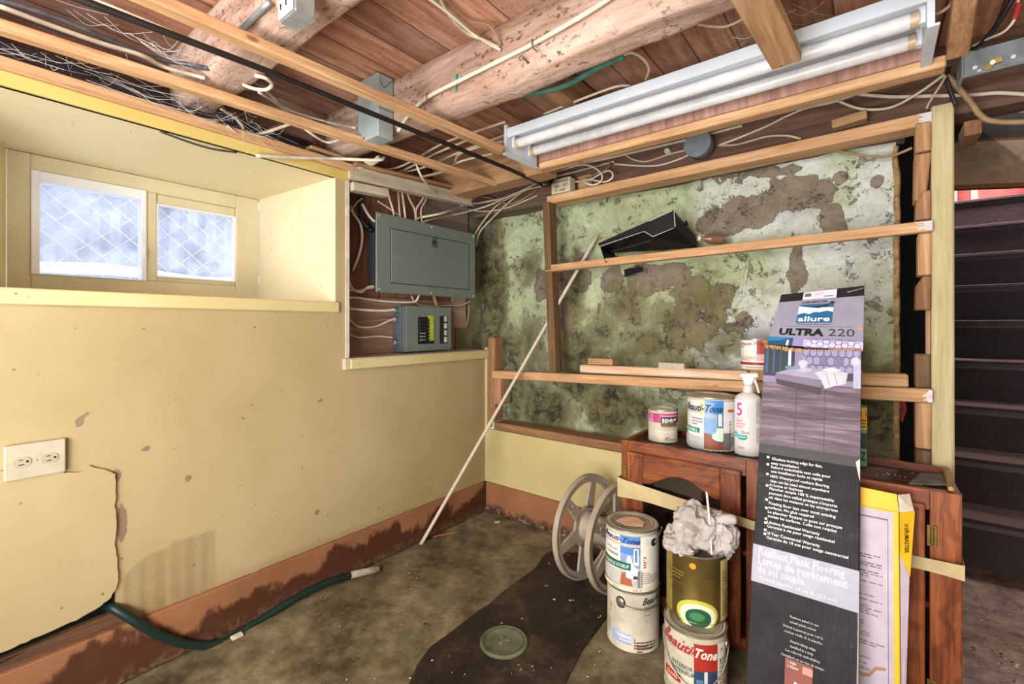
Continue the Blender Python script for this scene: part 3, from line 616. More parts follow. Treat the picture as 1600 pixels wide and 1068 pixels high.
for u, v in ((1523, 106), (1583, 89), (1530, 112)): MB().lathe([(0, 0), (.004, .001), (.005, -.004), (0, -.005)], P(u, v, y=-.206), 10, 0, Matrix(((1, 0, 0), (0, 0, 1), (0, -1, 0)))).build('screw', WM, g)

# galvanised box between joists
DUCT = plain('dull_zinc_box', '#a3b0b1', .45, .35, .10, 10)
g = thing('metal_box', (.28, -.915, 1.702), 'upright grey metal box hanging between the log joists', 'metal box')
MB().box((.222, -.955, 1.702), (.345, -.888, 1.925)).build('body', DUCT, g, bevel=.003)
DS = plain('dark_seam', '#5c6468', .6); MB().box((.345, -.953, 1.80), (.3465, -.89, 1.803)).build('seam', DS, g); MB().tube([(.3462, -.95, 1.90), (.3462, -.93, 1.875), (.3462, -.895, 1.915)], .0014, 6).build('scratch', DS, g); MB().box((.25, -.9565, 1.706), (.265, -.955, 1.712)).build('knockout', BLACK, g)
# pipes
pts = [P(200, 28, z=1.705), P(400, 104, z=1.705), P(800, 266, z=1.705), P(846, 288, z=1.70)]; d = (pts[0]-pts[1]).normalized(); pts = [pts[0]+d*1.6] + pts
gp = thing('gas_pipe', (.45, -1.2, 1.70), 'thin black iron pipe running under the strips to the back wall', 'pipe')
IRON = plain('black_iron', '#2a2422', .45, .4, .2, 20)
MB().tube(pts, .0085, 10).build('pipe', IRON, gp, smooth=True); e = pts[-1]; MB().tube([e, e+V((.02, .035, .004)), e+V((.022, .06, .03))], .0115, 10).build('elbow', IRON, gp, smooth=True)
# outlet on the joist
g = thing('joist_outlet', P(445, 4, y=-1.45), 'white double outlet on a metal box at the near log joist, top of frame', 'outlet')
c = P(447, 4, y=-1.47); MB().box((c.x-.035, c.y+.002, c.z-.028), (c.x+.035, c.y+.045, c.z+.075)).build('metal_box', GAL, g, bevel=.002)
MB().box((c.x-.030, c.y-.004, c.z-.026), (c.x+.030, c.y+.002, c.z+.07)).build('cover', plain('white_plastic', '#e4e2dc', .4, var=.02), g, bevel=.002)
for zz in (-.012, .018):
    for xx in (-.015, .008): MB().box((c.x+xx, c.y-.006, c.z+zz), (c.x+xx+.003, c.y-.003, c.z+zz+.012)).build('slot', BLACK, g)
cd = [P(u, v, y=-1.45) for u, v in ((372, 50), (392, 32), (410, 14), (422, 4))]
tag(MB().tube(cd, .007, 8).build('conduit', GAL, smooth=True), 'short grey metal conduit running into the joist outlet box', 'conduit')

# ------------------------------------------------------------------ breaker panels
PG = plain('grey_green_enamel', '#667069', .5, .0, .04, 5, spec=.4); PGD = plain('dark_panel_side', '#474d4e', .6, 0, .05)
bp = thing('breaker_panel', (-.05, -.36, 1.18), 'large grey-green breaker panel mounted sideways in the niche', 'breaker panel')
MB().box((-.165, -.645, 1.205), (-.055, -.05, 1.525)).build('back_box', PGD, bp, bevel=.002)
MB().box((-.055, -.684, 1.183), (-.046, -.030, 1.546)).build('cover', PG, bp, bevel=.003)
dr = MB().box((-.046, -.605, 1.232), (-.0425, -.085, 1.480)).build('door', PG, bp, bevel=.0012)
mb = MB(); ring(mb, -.046, -.0445, -.609, -.081, 1.228, 1.484, .004); mb.build('door_gap', plain('panel_gap_shadowline', '#2e3433', .8), bp)
MB().box((-.0425, -.365, 1.428), (-.036, -.328, 1.480)).build('latch', PGD, dr, bevel=.002)
MB().box((-.036, -.354, 1.444), (-.0345, -.339, 1.462)).build('latch_slot', BLACK, dr)
SCR = plain('bright_screw', '#c9ccc6', .3, .7); R_X = Matrix(((0, 0, 1), (0, 1, 0), (-1, 0, 0)))
for y in (-.668, -.355, -.045):
    for z in (1.198, 1.531): MB().lathe([(.0, .0), (.0065, .0), (.005, .0035), (0, .004)], (-.046, y, z), 12, 0, R_X).build('screw', SCR, bp)
sb = thing('small_breaker_box', (-.06, -.36, .903), 'small grey breaker box standing on the niche ledge', 'breaker box')
MB().box((-.148, -.515, .903), (-.062, -.204, 1.125)).build('body', plain('dark_grey_box', '#50585a', .6, 0, .05), sb, bevel=.002)
MB().box((-.062, -.508, .905), (-.058, -.207, 1.128)).build('cover', PG, sb, bevel=.001)
y0 = P(653, 510, x=-.058).y; y1 = P(671, 510, x=-.058).y
MB().box((-.058, y0, .94), (-.0565, y1+.03, 1.075)).build('breaker_window', BLACK, sb)
DK = plain('black_breaker', '#17191f', .5)
for i in range(7):
    z = .953+i*.0165; b = MB().box((-.058, y0+.006, z), (-.052, y1-.004, z+.013)).build('breaker_switch', DK, sb, bevel=.001)
mb = MB()
for i in range(3):
    for j in range(3): mb.box((-.0545, y0+.010+j*.013, .958+i*.0165), (-.0515, y0+.016+j*.013, .964+i*.0165))
mb.build('switch_mark', plain('white_mark', '#b9b9b4', .6), sb)
ya = P(669, 510, x=-.058).y; yb_ = P(677, 510, x=-.058).y
MB().box((-.057, ya, .955), (-.0545, yb_, 1.083)).build('yellow_label', plain('yellow_green_label', '#a3ad35', .6), sb)
yc = P(687, 510, x=-.058).y; yd = P(699, 510, x=-.058).y
MB().box((-.058, yc, .938), (-.0565, yd, 1.083)).build('directory_card', plain('dark_card', '#241d1b', .7), sb)
mb = MB()
for i in range(4): mb.box((-.0565, (yc+yd)/2+.002, .945+i*.036), (-.0555, yd-.005, .972+i*.036)); 
mb.build('directory_text', plain('white_card', '#b3aea4', .7), sb)
for z in (1.105, 1.06, .95): 
    cn = MB().lathe([(.009, 0), (.012, .002), (.012, .012), (.009, .014), (.008, .03)], (-.105, -.545, z), 12, 0, Matrix(((1, 0, 0), (0, 0, 1), (0, -1, 0)))).build('cable_connector', GAL, sb, smooth='auto')

# ------------------------------------------------------------------ cables
NM = plain('white_cable_sheath', '#b9a992', .55, 0, .10, 14); NMW = plain('bright_cable_sheath', '#cfc5b2', .55, 0, .10, 14); NMT = plain('tan_cable_sheath', '#8f7557', .6, 0, .15, 14); BLK = plain('black_cable_sheath', '#1c1b1c', .5); GRNC = plain('green_cable_sheath', '#3f6b5c', .5, 0, .15)
def cable(pts, r, label, m=None, grp='electrical cables', name='electrical_cable'):
    q = smoothpts([P(p[0], p[1], **{p[2]: p[3]}) if len(p) == 4 else V(p) for p in pts], 5)
    return tag(MB().tube(q, r, 7).build(name, m or NM, smooth=True), label, 'cable', grp)
Y = 'y'; X = 'x'; Z = 'z'
# on log joist two
cable([(622, 205, Y, -.90), (640, 178, Y, -.90), (668, 152, Y, -.905), (720, 125, Y, -.91), (770, 100, Y, -.905), (830, 70, Y, -.905), (880, 42, Y, -.905), (930, 12, Y, -.905), (970, -15, Y, -.905)], .0068, 'thick white cable stapled along the face of the thick log joist', NMW)
STP = plain('staple_wire', '#6a6460', .5, .5)
for u, v in ((667, 150), (832, 68)):
    p = P(u, v, y=-.915); tag(MB().tube([p+V((0, .02, .012)), p+V((0, -.002, .010)), p+V((0, -.003, -.010)), p+V((0, .02, -.012))], .0018, 6).build('cable_staple', STP), 'metal staple holding the white cable on the thick log joist, %s' % ('lower left one' if u < 700 else 'upper right one'), 'staple')
cable([(662, -8, Z, 1.915), (700, 20, Z, 1.90), (735, 50, Y, -.95), (760, 66, Y, -.91), (782, 78, Y, -.895)], .0045, 'white cable dropping from the floorboards to a hole in the log joist', NMW)
cable([(684, -8, Z, 1.915), (705, 28, Z, 1.90), (730, 52, Y, -.95), (755, 62, Y, -.92), (780, 74, Y, -.895)], .0045, 'second white cable entering the hole in the log joist, looped')
cable([(692, -8, Z, 1.915), (730, 30, Z, 1.91), (765, 40, Y, -.93), (783, 72, Y, -.895)], .003, 'thin brown cable entering the hole in the log joist', NMT)
# chalk cross and hook on the joist
p = P(713, 132, y=-.889); CH = plain('green_chalk', '#4ea093', .9)
tag(MB().beam(p+V((-.022, -.004, 0)), p+V((.024, -.004, .016)), .003, .005).beam(p+V((0, -.004, -.025)), p+V((.004, -.004, .03)), .003, .005, up=(0, 1, 0)).build('chalk_cross', CH), 'green chalk cross marked on the face of the thick log joist', 'mark')
p = P(816, 92, y=-.90); tag(MB().tube([p+V((.006*cos(a), -.006, .006*sin(a))) for a in [i*pi/5 for i in range(11)]]+[p+V((.008, .02, -.006))], .0018, 6).build('screw_hook', STP, smooth=True), 'small dark screw eye in the face of the thick log joist', 'hook')
# green pipe and loop behind joist
cable([(810, 149, Z, 1.80), (850, 143, Z, 1.80), (890, 130, Z, 1.80), (935, 105, Z, 1.80), (975, 88, Z, 1.80)], .009, 'green cable running behind the thick log joist above the light', GRNC)
cable([(965, 92, Z, 1.80), (985, 82, Z, 1.81), (1005, 92, Z, 1.82), (1014, 108, Z, 1.82), (1008, 126, Z, 1.83)], .0045, 'white cable looping down behind the near edge of the light')
cable([(850, 178, Z, 1.82), (900, 158, Z, 1.82), (960, 136, Z, 1.83), (985, 134, Z, 1.83)], .0045, 'white cable lying along the back of the light housing')
cable([(1090, 38, Z, 1.84), (1130, 42, Z, 1.84), (1160, 30, Z, 1.84), (1190, 15, Z, 1.84)], .0035, 'thin cable above the light near the hanging pine piece')
# bundle from niche top to the right
b0 = [([(560, 262, X, .02), (620, 262, Z, 1.76), (690, 225, Z, 1.79), (745, 205, Z, 1.80), (790, 190, Z, 1.81)], 'first'),
      ([(600, 275, Z, 1.76), (660, 262, Z, 1.77), (712, 240, Z, 1.78), (760, 222, Z, 1.79), (800, 206, Z, 1.80)], 'second'),
      ([(610, 285, Z, 1.755), (668, 275, Z, 1.76), (706, 262, Z, 1.765), (715, 243, Z, 1.77), (740, 232, Z, 1.78), (790, 220, Z, 1.79)], 'third'),
      ([(640, 280, Z, 1.75), (690, 268, Z, 1.75), (720, 252, Z, 1.76), (770, 240, Z, 1.77)], 'fourth'),
      ([(560, 282, Z, 1.76), (620, 270, Z, 1.765), (680, 240, Z, 1.78), (740, 215, Z, 1.79)], 'fifth')]
for q, nme in b0: cable(q, .0048, 'pale cable crossing behind the strips above the breaker niche, %s of five from the top' % nme if nme != 'first' else 'highest pale cable crossing behind the strips above the breaker niche')
cable([(648, 250, Z, 1.74), (660, 278, Y, -.6), (680, 300, Y, -.4), (705, 308, Y, -.2), (740, 322, Y, .0)], .005, 'pale cable hanging in a bow from the free pine strip to the corner', NMW)
fan = [([(655, 340, X, -.085), (690, 333, X, -.03), (720, 322, Y, -.03), (737, 311, Y, -.02), (760, 299, Y, -.01), (800, 292, Y, 0), (845, 276, Y, .0), (880, 262, Y, .03), (950, 247, Y, .06), (1040, 226, Y, .07), (1090, 214, Y, .07), (1160, 196, Y, .07)], .0058, 'thick white cable sweeping from the corner to the right above the top plate', NMW),
       ([(640, 350, X, -.09), (660, 338, X, -.08), (700, 325, Y, -.08), (760, 315, Y, 0), (800, 305, Y, .03), (850, 281, Y, .04), (900, 268, Y, .06), (960, 252, Y, .07)], .005, 'white cable from the top of the big panel along the corner', NM),
       ([(650, 352, X, -.09), (672, 343, X, -.08), (712, 335, Y, -.08), (760, 322, Y, -.02), (810, 300, Y, .03), (850, 290, Y, .06)], .0045, 'lower white cable sweeping from the big panel to the corner', NM),
       ([(744, 385, Y, .05), (750, 362, Y, .05), (775, 335, Y, .05), (800, 312, Y, .06), (830, 290, Y, .07), (850, 282, Y, .075)], .0045, 'tan cable curving down past the right side of the big panel', NM),
       ([(742, 366, Y, .05), (752, 350, Y, .05), (772, 325, Y, .05), (790, 312, Y, .06), (820, 298, Y, .07)], .0045, 'second tan cable curving down past the big panel corner', NM),
       ([(723, 358, Y, .03), (722, 340, Y, .03), (728, 322, Y, .04), (745, 315, Y, .05)], .0045, 'short cable hooked over the top right of the big panel', NM),
       ([(690, 308, Y, -.05), (715, 322, Y, .02), (750, 330, Y, .05), (790, 325, Y, .07), (840, 305, Y, .075)], .0045, 'pale cable under the bundle in the corner over the stone wall', NM),
       ([(680, 300, Y, -.05), (715, 308, Y, .02), (760, 308, Y, .04), (800, 318, Y, .06), (840, 296, Y, .07)], .0045, 'grey cable twisting through the bundle in the corner', NMT)]
for q, r_, t, m in fan: cable(q, r_, t, m)
for i, (u0, u1, v1, t) in enumerate(((606, 616, 336, 'leftmost'), (622, 626, 337, 'second'), (628, 634, 338, 'third'), (636, 650, 342, 'fourth'), (663, 652, 342, 'fifth'), (668, 660, 345, 'sixth'))):
    cable([(u0, 300, X, -.09), (u0+(u1-u0)*.3, 312, X, -.09), (u1-2, 328, X, -.085), (u1, v1+8, X, -.08)], .005, 'short cable dropping into the top of the big breaker panel, %s from the left' % t, NM if i % 2 else NMW, 'cables dropping into the big breaker panel')
cable([(548, 322, X, -.12), (552, 333, X, -.12), (563, 350, X, -.12), (566, 370, X, -.12), (562, 395, X, -.12), (554, 416, X, -.13), (551, 422, X, -.15)], .006, 'white cable bowed down the left side of the niche', NMW)
cable([(548, 330, X, -.11), (556, 318, X, -.11), (566, 309, X, -.11)], .004, 'short white cable in the top left corner of the niche')
cable([(566, 318, X, -.10), (572, 330, X, -.10), (580, 341, X, -.09), (586, 346, X, -.08)], .006, 'white cable entering the top left corner of the big panel', NMW)
cable([(590, 314, X, -.10), (606, 324, X, -.10), (622, 336, X, -.09)], .0045, 'white cable slanting to the top of the big panel')
cable([(562, 308, X, -.13), (565, 330, X, -.13), (566, 345, X, -.13), (576, 356, X, -.12), (580, 360, X, -.10)], .011, 'thick black cable into the side of the big panel', BLK)
cable([(545, 440, X, -.14), (552, 452, X, -.14), (565, 456, X, -.14), (575, 448, X, -.13), (590, 447, X, -.12)], .0055, 'white cable looping into the lower left of the big panel', NMW)
cable([(545, 453, X, -.14), (560, 454, X, -.14), (576, 450, X, -.13), (590, 449, X, -.12)], .0055, 'white cable lying under the looped one at the big panel')
cable([(544, 465, X, -.14), (560, 465, X, -.14), (580, 468, X, -.14), (610, 471, X, -.13), (640, 472, X, -.12), (650, 470, X, -.11), (655, 460, X, -.10)], .0055, 'white cable running below the big panel and up into it', NMW)
cable([(643, 462, X, -.11), (647, 470, X, -.12), (656, 476, X, -.13), (675, 478, X, -.13), (700, 477, X, -.13), (722, 476, X, -.13), (735, 470, X, -.12)], .004, 'thin white cable between the two breaker boxes')
cable([(678, 462, X, -.11), (681, 474, X, -.11), (684, 480, X, -.11)], .009, 'short tan conduit joining the two breaker boxes', NMT)
cable([(545, 482, X, -.10), (570, 484, X, -.10), (600, 485, X, -.10), (618, 483, X, -.10)], .0062, 'uppermost white cable into the left side of the small box', NMW)
cable([(545, 498, X, -.11), (560, 510, X, -.11), (585, 510, X, -.11), (605, 502, X, -.105), (618, 497, X, -.10)], .005, 'sagging white cable into the left side of the small box')
cable([(545, 508, X, -.125), (565, 502, X, -.125), (590, 500, X, -.12), (612, 498, X, -.11)], .003, 'thin grey cable above the sagging one at the small box', NMT)
cable([(545, 522, X, -.11), (562, 527, X, -.11), (590, 525, X, -.11), (614, 527, X, -.10)], .004, 'pale cable into the lower left connector of the small box')
cable([(545, 532, X, -.11), (575, 536, X, -.11), (600, 532, X, -.11), (614, 534, X, -.10)], .003, 'thin copper-coloured cable at the foot of the small box', plain('copper_wire', '#9a6a48', .5, .3))
cable([(733, 476, X, -.1), (732, 492, X, -.12), (730, 503, X, -.13), (727, 512, X, -.14)], .005, 'stub of tan cable hanging by the plywood offcut', NMT)
# along the rim beam
cable([(960, 256, Y, .075), (1000, 259, Y, .075), (1030, 258, Y, .075), (1060, 249, Y, .072), (1078, 241, Y, .07)], .0045, 'white cable stapled below the left side of the round junction cover', NMW)
cable([(976, 241, Y, .075), (990, 249, Y, .075), (1010, 252, Y, .075), (1045, 241, Y, .072), (1074, 234, Y, .07)], .0045, 'white cable curving into the left side of the round junction cover')
cable([(1125, 226, Y, .075), (1155, 215, Y, .075), (1200, 196, Y, .075), (1228, 182, Y, .07), (1262, 168, Y, .06), (1300, 160, Y, .04), (1340, 146, Y, .03)], .0045, 'white cable rising to the right from the round junction cover', NMW)
cable([(1122, 227, Y, .075), (1150, 226, Y, .075), (1180, 218, Y, .075), (1200, 213, Y, .07), (1230, 212, Y, .06), (1252, 217, Y, .06)], .0045, 'lower white cable leaving the round junction cover to the right')
cable([(1290, 233, Y, .10), (1330, 240, Y, .09), (1370, 245, Y, .09), (1395, 243, Y, .09), (1425, 231, Y, .07)], .0045, 'tan cable slung across the top right of the stone wall', NMT)
cable([(1310, 158, Y, .02), (1340, 169, Y, .03), (1370, 171, Y, .03), (1400, 165, Y, .02), (1440, 142, Y, .0), (1476, 116, Y, -.03)], .0045, 'pale cable sagging between the batten and the pale post', NMW)
cable([(1340, 147, Y, .05), (1390, 151, Y, .06), (1450, 150, Y, .07), (1520, 148, Y, .07), (1560, 145, Y, .07), (1610, 148, Y, .07)], .006, 'white cable running level behind the pale post along the beam', NMW)
cable([(1480, 118, Y, -.02), (1500, 140, Y, -.01), (1518, 162, Y, 0), (1530, 178, Y, 0), (1545, 188, Y, 0), (1575, 191, Y, 0), (1610, 190, Y, 0)], .008, 'flat tan cable drooping right of the pale post', NMT)
cable([(1478, 118, Y, -.03), (1470, 132, Y, -.02), (1452, 160, Y, 0), (1448, 170, Y, .0)], .0035, 'thin white cable dropping behind the top of the pale post')
cable([(1483, 105, Y, -.02), (1481, 125, Y, -.02), (1486, 145, Y, -.01), (1494, 165, Y, 0)], .006, 'black cable bent over the top of the pale post', BLK)
cable([(1585, -8, Y, -.3), (1570, 20, Y, -.28), (1550, 50, Y, -.25), (1530, 72, Y, -.22), (1508, 84, Y, -.15)], .0065, 'black cable hanging above the galvanised channel', BLK)
cable([(1592, -5, Y, -.3), (1588, 18, Y, -.3), (1583, 34, Y, -.3), (1568, 50, Y, -.28), (1545, 60, Y, -.25), (1520, 72, Y, -.2)], .003, 'thin white wire with a red end above the galvanised channel', NMW)
cable([(1592, 5, Y, -.305), (1588, 20, Y, -.305), (1584, 30, Y, -.305)], .0055, 'red insulated wire end above the galvanised channel', plain('red_wire_end', '#b0343a', .5))
cable([(1462, 22, Z, 1.80), (1475, 16, Z, 1.80), (1490, 2, Z, 1.82)], .004, 'pale cable between the light and the pine stub')
# coil by the switch plate
cl = [(900, 277), (915, 272), (935, 266), (948, 264), (945, 252), (935, 248)]
cable([(898, 284, Y, .02), (920, 281, Y, .01), (945, 268, Y, .0), (955, 268, Y, 0), (957, 277, Y, 0), (945, 284, Y, 0), (925, 281, Y, .02), (908, 280, Y, .03)], .004, 'coiled loop of white cable right of the marked switch plate', NMW)
cable([(840, 275, Y, -.02), (870, 268, Y, -.02), (905, 258, Y, -.02), (925, 260, Y, -.02), (940, 272, Y, -.02), (938, 284, Y, -.02), (925, 289, Y, -.02), (912, 284, Y, -.01)], .004, 'white cable bowed over the switch plate into the coil', NMW)
cable([(900, 283, Y, .03), (925, 274, Y, .03), (950, 262, Y, .05), (953, 252, Y, .06), (950, 244, Y, .06)], .0035, 'tan cable hooked up behind the white coil', NMT)
# upper left cables
cable([(125, -10, Z, 1.80), (200, 20, Z, 1.80), (300, 62, Z, 1.80), (400, 98, Z, 1.79)], .003, 'thin white wire high in the top left between the strips', NMW)
cable([(0, 0, Z, 1.80), (100, 32, Z, 1.80), (180, 66, Z, 1.80), (240, 90, Z, 1.80), (290, 100, Z, 1.80), (325, 107, Y, -1.44)], .0065, 'dark dusty cable ending at the near log joist', plain('dusty_grey_cable', '#4c4a50', .7, 0, .3, 30))
cable([(0, 10, Z, 1.78), (80, 40, Z, 1.78), (160, 68, Z, 1.78), (220, 86, Z, 1.78), (260, 106, Z, 1.78), (320, 122, Y, -1.44)], .006, 'cobwebbed white cable running to the near log joist', NMW)
cable([(412, 140, Y, -1.25), (425, 150, Y, -1.2), (440, 165, Y, -1.15), (470, 178, Y, -1.05), (510, 190, Y, -.95), (555, 200, Y, -.96)], .005, 'white cable running from the near joist to the grey metal box', NMW)
cable([(405, 144, Y, -1.3), (430, 160, Y, -1.2), (450, 176, Y, -1.1), (480, 204, Z, 1.75), (510, 222, Z, 1.74), (530, 218, Z, 1.74)], .005, 'white cable dipping under the second strip by the log joist', NMW)
cable([(398, 118, Z, 1.74), (415, 122, Z, 1.74), (425, 132, Z, 1.74), (415, 140, Z, 1.74), (395, 138, Z, 1.74), (380, 132, Z, 1.75)], .0055, 'bright white cable loop under the near log joist', NMW)
cable([(345, 170, X, .03), (368, 185, X, .0), (380, 200, X, .0), (372, 208, X, .02), (355, 196, X, .03)], .004, 'pale cable loop hanging by the white end of the near joist', NM)
cable([(400, 210, Z, 1.715), (420, 205, Z, 1.715), (455, 193, Z, 1.72)], .0055, 'pale rod-like cable slanting above the window wall', NM)
cable([(400, 243, X, .03), (460, 246, X, .03), (530, 248, X, .03), (590, 250, Z, 1.70), (600, 246, Z, 1.72)], .0065, 'straight white cable lying across the yellow wall top', NMW)
cable([(570, 250, Z, 1.73), (580, 255, Z, 1.72), (592, 247, Z, 1.72)], .012, 'lump of white plaster and cable on the joist end', NMW)
# loose edge wire under soffit
cable([(250, 205, X, .012), (290, 220, X, .012), (330, 232, X, .012), (370, 238, X, .012)], .0035, 'thin dark wire sagging along the top of the window recess', plain('dark_wire', '#3a3630', .6))

# junction cover, knob insulator, marked switch plate
JX = Matrix(((1, 0, 0), (0, 0, 1), (0, -1, 0)))
c = P(1095, 230, y=.03); g = thing('junction_cover', c, 'round grey junction box cover on the rim beam', 'junction box')
MB().lathe([(.052, -.05), (.052, -.004), (.050, 0), (0, .001)], c, 36, 0, JX).build('cover', plain('blue_grey_plastic', '#77828a', .45, 0, .05), g, smooth='auto')
for a in (.9, 4.0): MB().lathe([(0, .0), (.005, .001), (0, .003)], c+V((.040*cos(a), -.001, .040*sin(a))), 10, 0, JX).build('screw', BLACK, g)
MB().lathe([(0, 0), (.012, .001), (.012, .0025), (0, .003)], c+V((0, -.001, 0)), 18, 0, JX).build('knockout', plain('blue_grey_knockout', '#6a757d', .5), g)
c = P(1043, 236, y=.07); g = thing('knob_insulator', c, 'small white porcelain knob left of the round junction cover', 'insulator')
MB().lathe([(.010, -.012), (.013, -.006), (.010, 0), (.014, .004), (.013, .010), (.005, .011)], c, 20, 0, JX).build('knob', plain('porcelain', '#c9c4bb', .3, var=.03), g, smooth='auto'); MB().lathe([(0, .0105), (.005, .012), (0, .013)], c, 10, 0, JX).build('nail', BLACK, g)
c = P(877, 288, y=.02); g = thing('switch_plate', c, 'cream plate with handwriting at the left end of the top plate', 'plate')
a0, a1 = P(862, 288, y=.02), P(892, 283, y=.02); zt, zb_ = a1.z+.022, a1.z-.050
pl = MB().box((a0.x+.006, .008, zb_), (a1.x+.002, .06, zt)).build('plate', plain('cream_plastic', '#cbbfa6', .5, var=.04), g, bevel=.002)
mb = MB(); w_ = a1.x-a0.x
for s_, x0, x1, dz in (('SHOVLE', .10, .92, .052), ('20:  :27', .16, .88, .030), ('T  HO', .20, .78, .008)): mb.plane_map(fit_text(s_, a0.x+.006+w_*x0, a0.x+.006+w_*x1-.004, zb_+dz, .012, bold=.02), lambda a, b: (a, .0073, b))
mb.open = True; mb.build('handwriting', BLACK, pl)

# double outlet on the left wall
g = thing('wall_outlet', (0, -1.762, .684), 'cream horizontal double outlet on the yellow wall', 'outlet')
PLW = plain('ivory_plate', '#aba28e', .4, var=.04)
MB().box((.0, -1.818, .640), (.016, -1.706, .729)).build('cover_plate', PLW, g, bevel=.003, seg=2)
for yy in (-1.787, -1.737):
    m = MB(); m.prism([(.016, yy+.0165*cos(a)*(1.0), .684+.0145*max(-.85, min(.85, sin(a)))) for a in [i*2*pi/24 for i in range(24)]], (.0022, 0, 0)); r_ = m.build('receptacle', plain('ivory_receptacle', '#a1977d', .45, var=.03), g)
    for bb in ((-.006, .689, .002, .691), (-.006, .677, .004, .679), (.0075, .682, .012, .687)): MB().box((.018, yy+bb[0], bb[1]), (.0188, yy+bb[2], bb[3])).build('slot', BLACK, r_)
MB().lathe([(0, .0), (.003, .001), (0, .002)], (.0160, -1.762, .684), 10, 0, R_X).build('screw', SCR, g)

# ------------------------------------------------------------------ stairs
k = N('charcoal_carpet'); n = k.noise(160, detail=4, rough=.8); n2 = k.noise(6, detail=5)
col = k.ramp(k.math('ADD', k.math('MULTIPLY', n, .7), k.math('MULTIPLY', n2, .3)), [(.4, '#19181b'), (.55, '#2b282c'), (.7, '#514a4f')]); k.bump(n, 1.0, .006); CARP = k.fin(col, 1.0, 0, .05)
k.b.inputs['Sheen Weight'].default_value = .7; k.b.inputs['Sheen Tint'].default_value = (.9, .64, .62, 1); k.b.inputs['Sheen Roughness'].default_value = .5  # sheen tint paints a pinkish highlight onto the step edges
st = thing('staircase', (2.45, .83, 0), 'steep staircase in charcoal carpet climbing away at the right edge', 'staircase')
RZ, RN = .2125, .22
for n_ in range(9):
    y = .83+RN*n_; z1 = RZ*(n_+1); z0 = RZ*n_; last = n_ == 8
    prof = [(y, z0), (y, z1-.045), (y-.012, z1-.035), (y-.020, z1-.018), (y-.016, z1-.004), (y-.006, z1)]
    prof += [(y+(RN+.02 if not last else .64), z1), (y+(RN+.02 if not last else .64), z0)]
    MB().prism([(1.966, a, b) for a, b in prof], (1.0, 0, 0)).build('step', CARP, st, smooth='auto')
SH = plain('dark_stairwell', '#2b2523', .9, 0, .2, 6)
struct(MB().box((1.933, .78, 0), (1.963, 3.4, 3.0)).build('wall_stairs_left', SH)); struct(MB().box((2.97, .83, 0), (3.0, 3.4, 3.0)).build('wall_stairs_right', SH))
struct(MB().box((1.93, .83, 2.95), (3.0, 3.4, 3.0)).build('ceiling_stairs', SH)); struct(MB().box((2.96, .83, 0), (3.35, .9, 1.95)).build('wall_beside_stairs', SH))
struct(MB().box((1.93, 3.25, 1.7), (3.0, 3.3, 3.0)).build('wall_stairs_top', plain('rosy_plank_wall', '#8a3f3c', .5, 0, .35, 9)))
for i, (x0, x1) in enumerate(((2.17, 2.185), (2.26, 2.30), (2.56, 2.60))):
    p = 3.0; struct(MB().box((x0+.03, 3.0, 1.9), (x1+.03, 3.04, 2.9)).build('trim_%d' % (20+i), plain('rosy_trim', '#c98b84' if i < 2 else '#d9cfd6', .5)))
q0, q1 = V((1.92, .846, 0)), V((2.62, 1.243, 0)); dd = (q1-q0).normalized(); nrm = V((-dd.y, dd.x, 0))
struct(MB().prism([q0+V((0, 0, 1.655)), q1+V((0, 0, 1.655)), q1+V((0, 0, 1.842)), q0+V((0, 0, 1.842))], nrm*.018).build('wall_stair_header', wood('tan_header_panel', '#7b6653', '#8f7863', '#a08a74', 'x', knots=False, sc=.5)))
struct(MB().prism([q0+V((0, 0, 1.637)), q1+V((0, 0, 1.637)), q1+V((0, 0, 1.655)), q0+V((0, 0, 1.655))], nrm*.03).build('trim_10', wood('brown_edge', '#4e2f1c', '#6e4629', '#875b38', 'x')))
struct(MB().prism([q0+V((0, 0, 1.842)), q1+V((0, 0, 1.842)), q1+V((0, 0, 1.853)), q0+V((0, 0, 1.853))], nrm*.03-dd*0).build('trim_11', wood('brown_edge', '#4e2f1c', '#6e4629', '#875b38', 'x')))
struct(MB().prism([q0+V((0, 0, 1.853)), q1+V((0, 0, 1.853)), q1+V((0, 0, 1.96)), q0+V((0, 0, 1.96))], nrm*.03).build('wall_stair_void_blocker', SH))  # dark board added as a blocker, closes the view into the shaft
tag(MB().box((1.935, .06, 1.62), (1.975, .19, 1.665)).build('wood_block', pineold('y'), bevel=.002), 'small orange wood end seen just right of the pale post', 'wood block')

# ------------------------------------------------------------------ oak cabinet
def oak(ax, dk=0):
    key = 'oak'+ax+str(dk)
    if key in MC: return MC[key]
    k = N(key); a = 'xyz'.index(ax); st_ = [7]*3; st_[a] = .8
    wv = k.n('ShaderNodeTexWave', wave_type='BANDS', bands_direction='Y' if ax == 'y' else ('Z' if ax == 'x' else 'X'))
    k.l(k.coords((1, 1, 1)), wv.inputs[0]); wv.inputs['Scale'].default_value = 6; wv.inputs['Distortion'].default_value = 14; wv.inputs['Detail'].default_value = 2; wv.inputs['Detail Scale'].default_value = .9
    st2 = [95]*3; st2[a] = 3; fine = k.noise(2, st2, 4, .7); g = k.noise(2.2, st_, 4, .6, 1.0)
    col = k.ramp(g, [(.33, '#582a13'), (.5, '#7d421f'), (.68, '#9c5a34')] if not dk else [(.33, '#4a1f12'), (.5, '#632c1a'), (.68, '#7a3a22')])
    col = k.mix(k.math('MULTIPLY', k.ramp(wv.outputs['Fac'], [(.1, 1.0), (.45, 0.0)]), .45), col, '#4a1c0c')
    col = k.mix(k.math('MULTIPLY', k.step(fine, .54, .62), .55), col, '#3c170b'); k.bump(fine, .3, .001)
    MC[key] = k.fin(col, .38, 0, .45); k.b.inputs['Coat Weight'].default_value = .15; return MC[key]
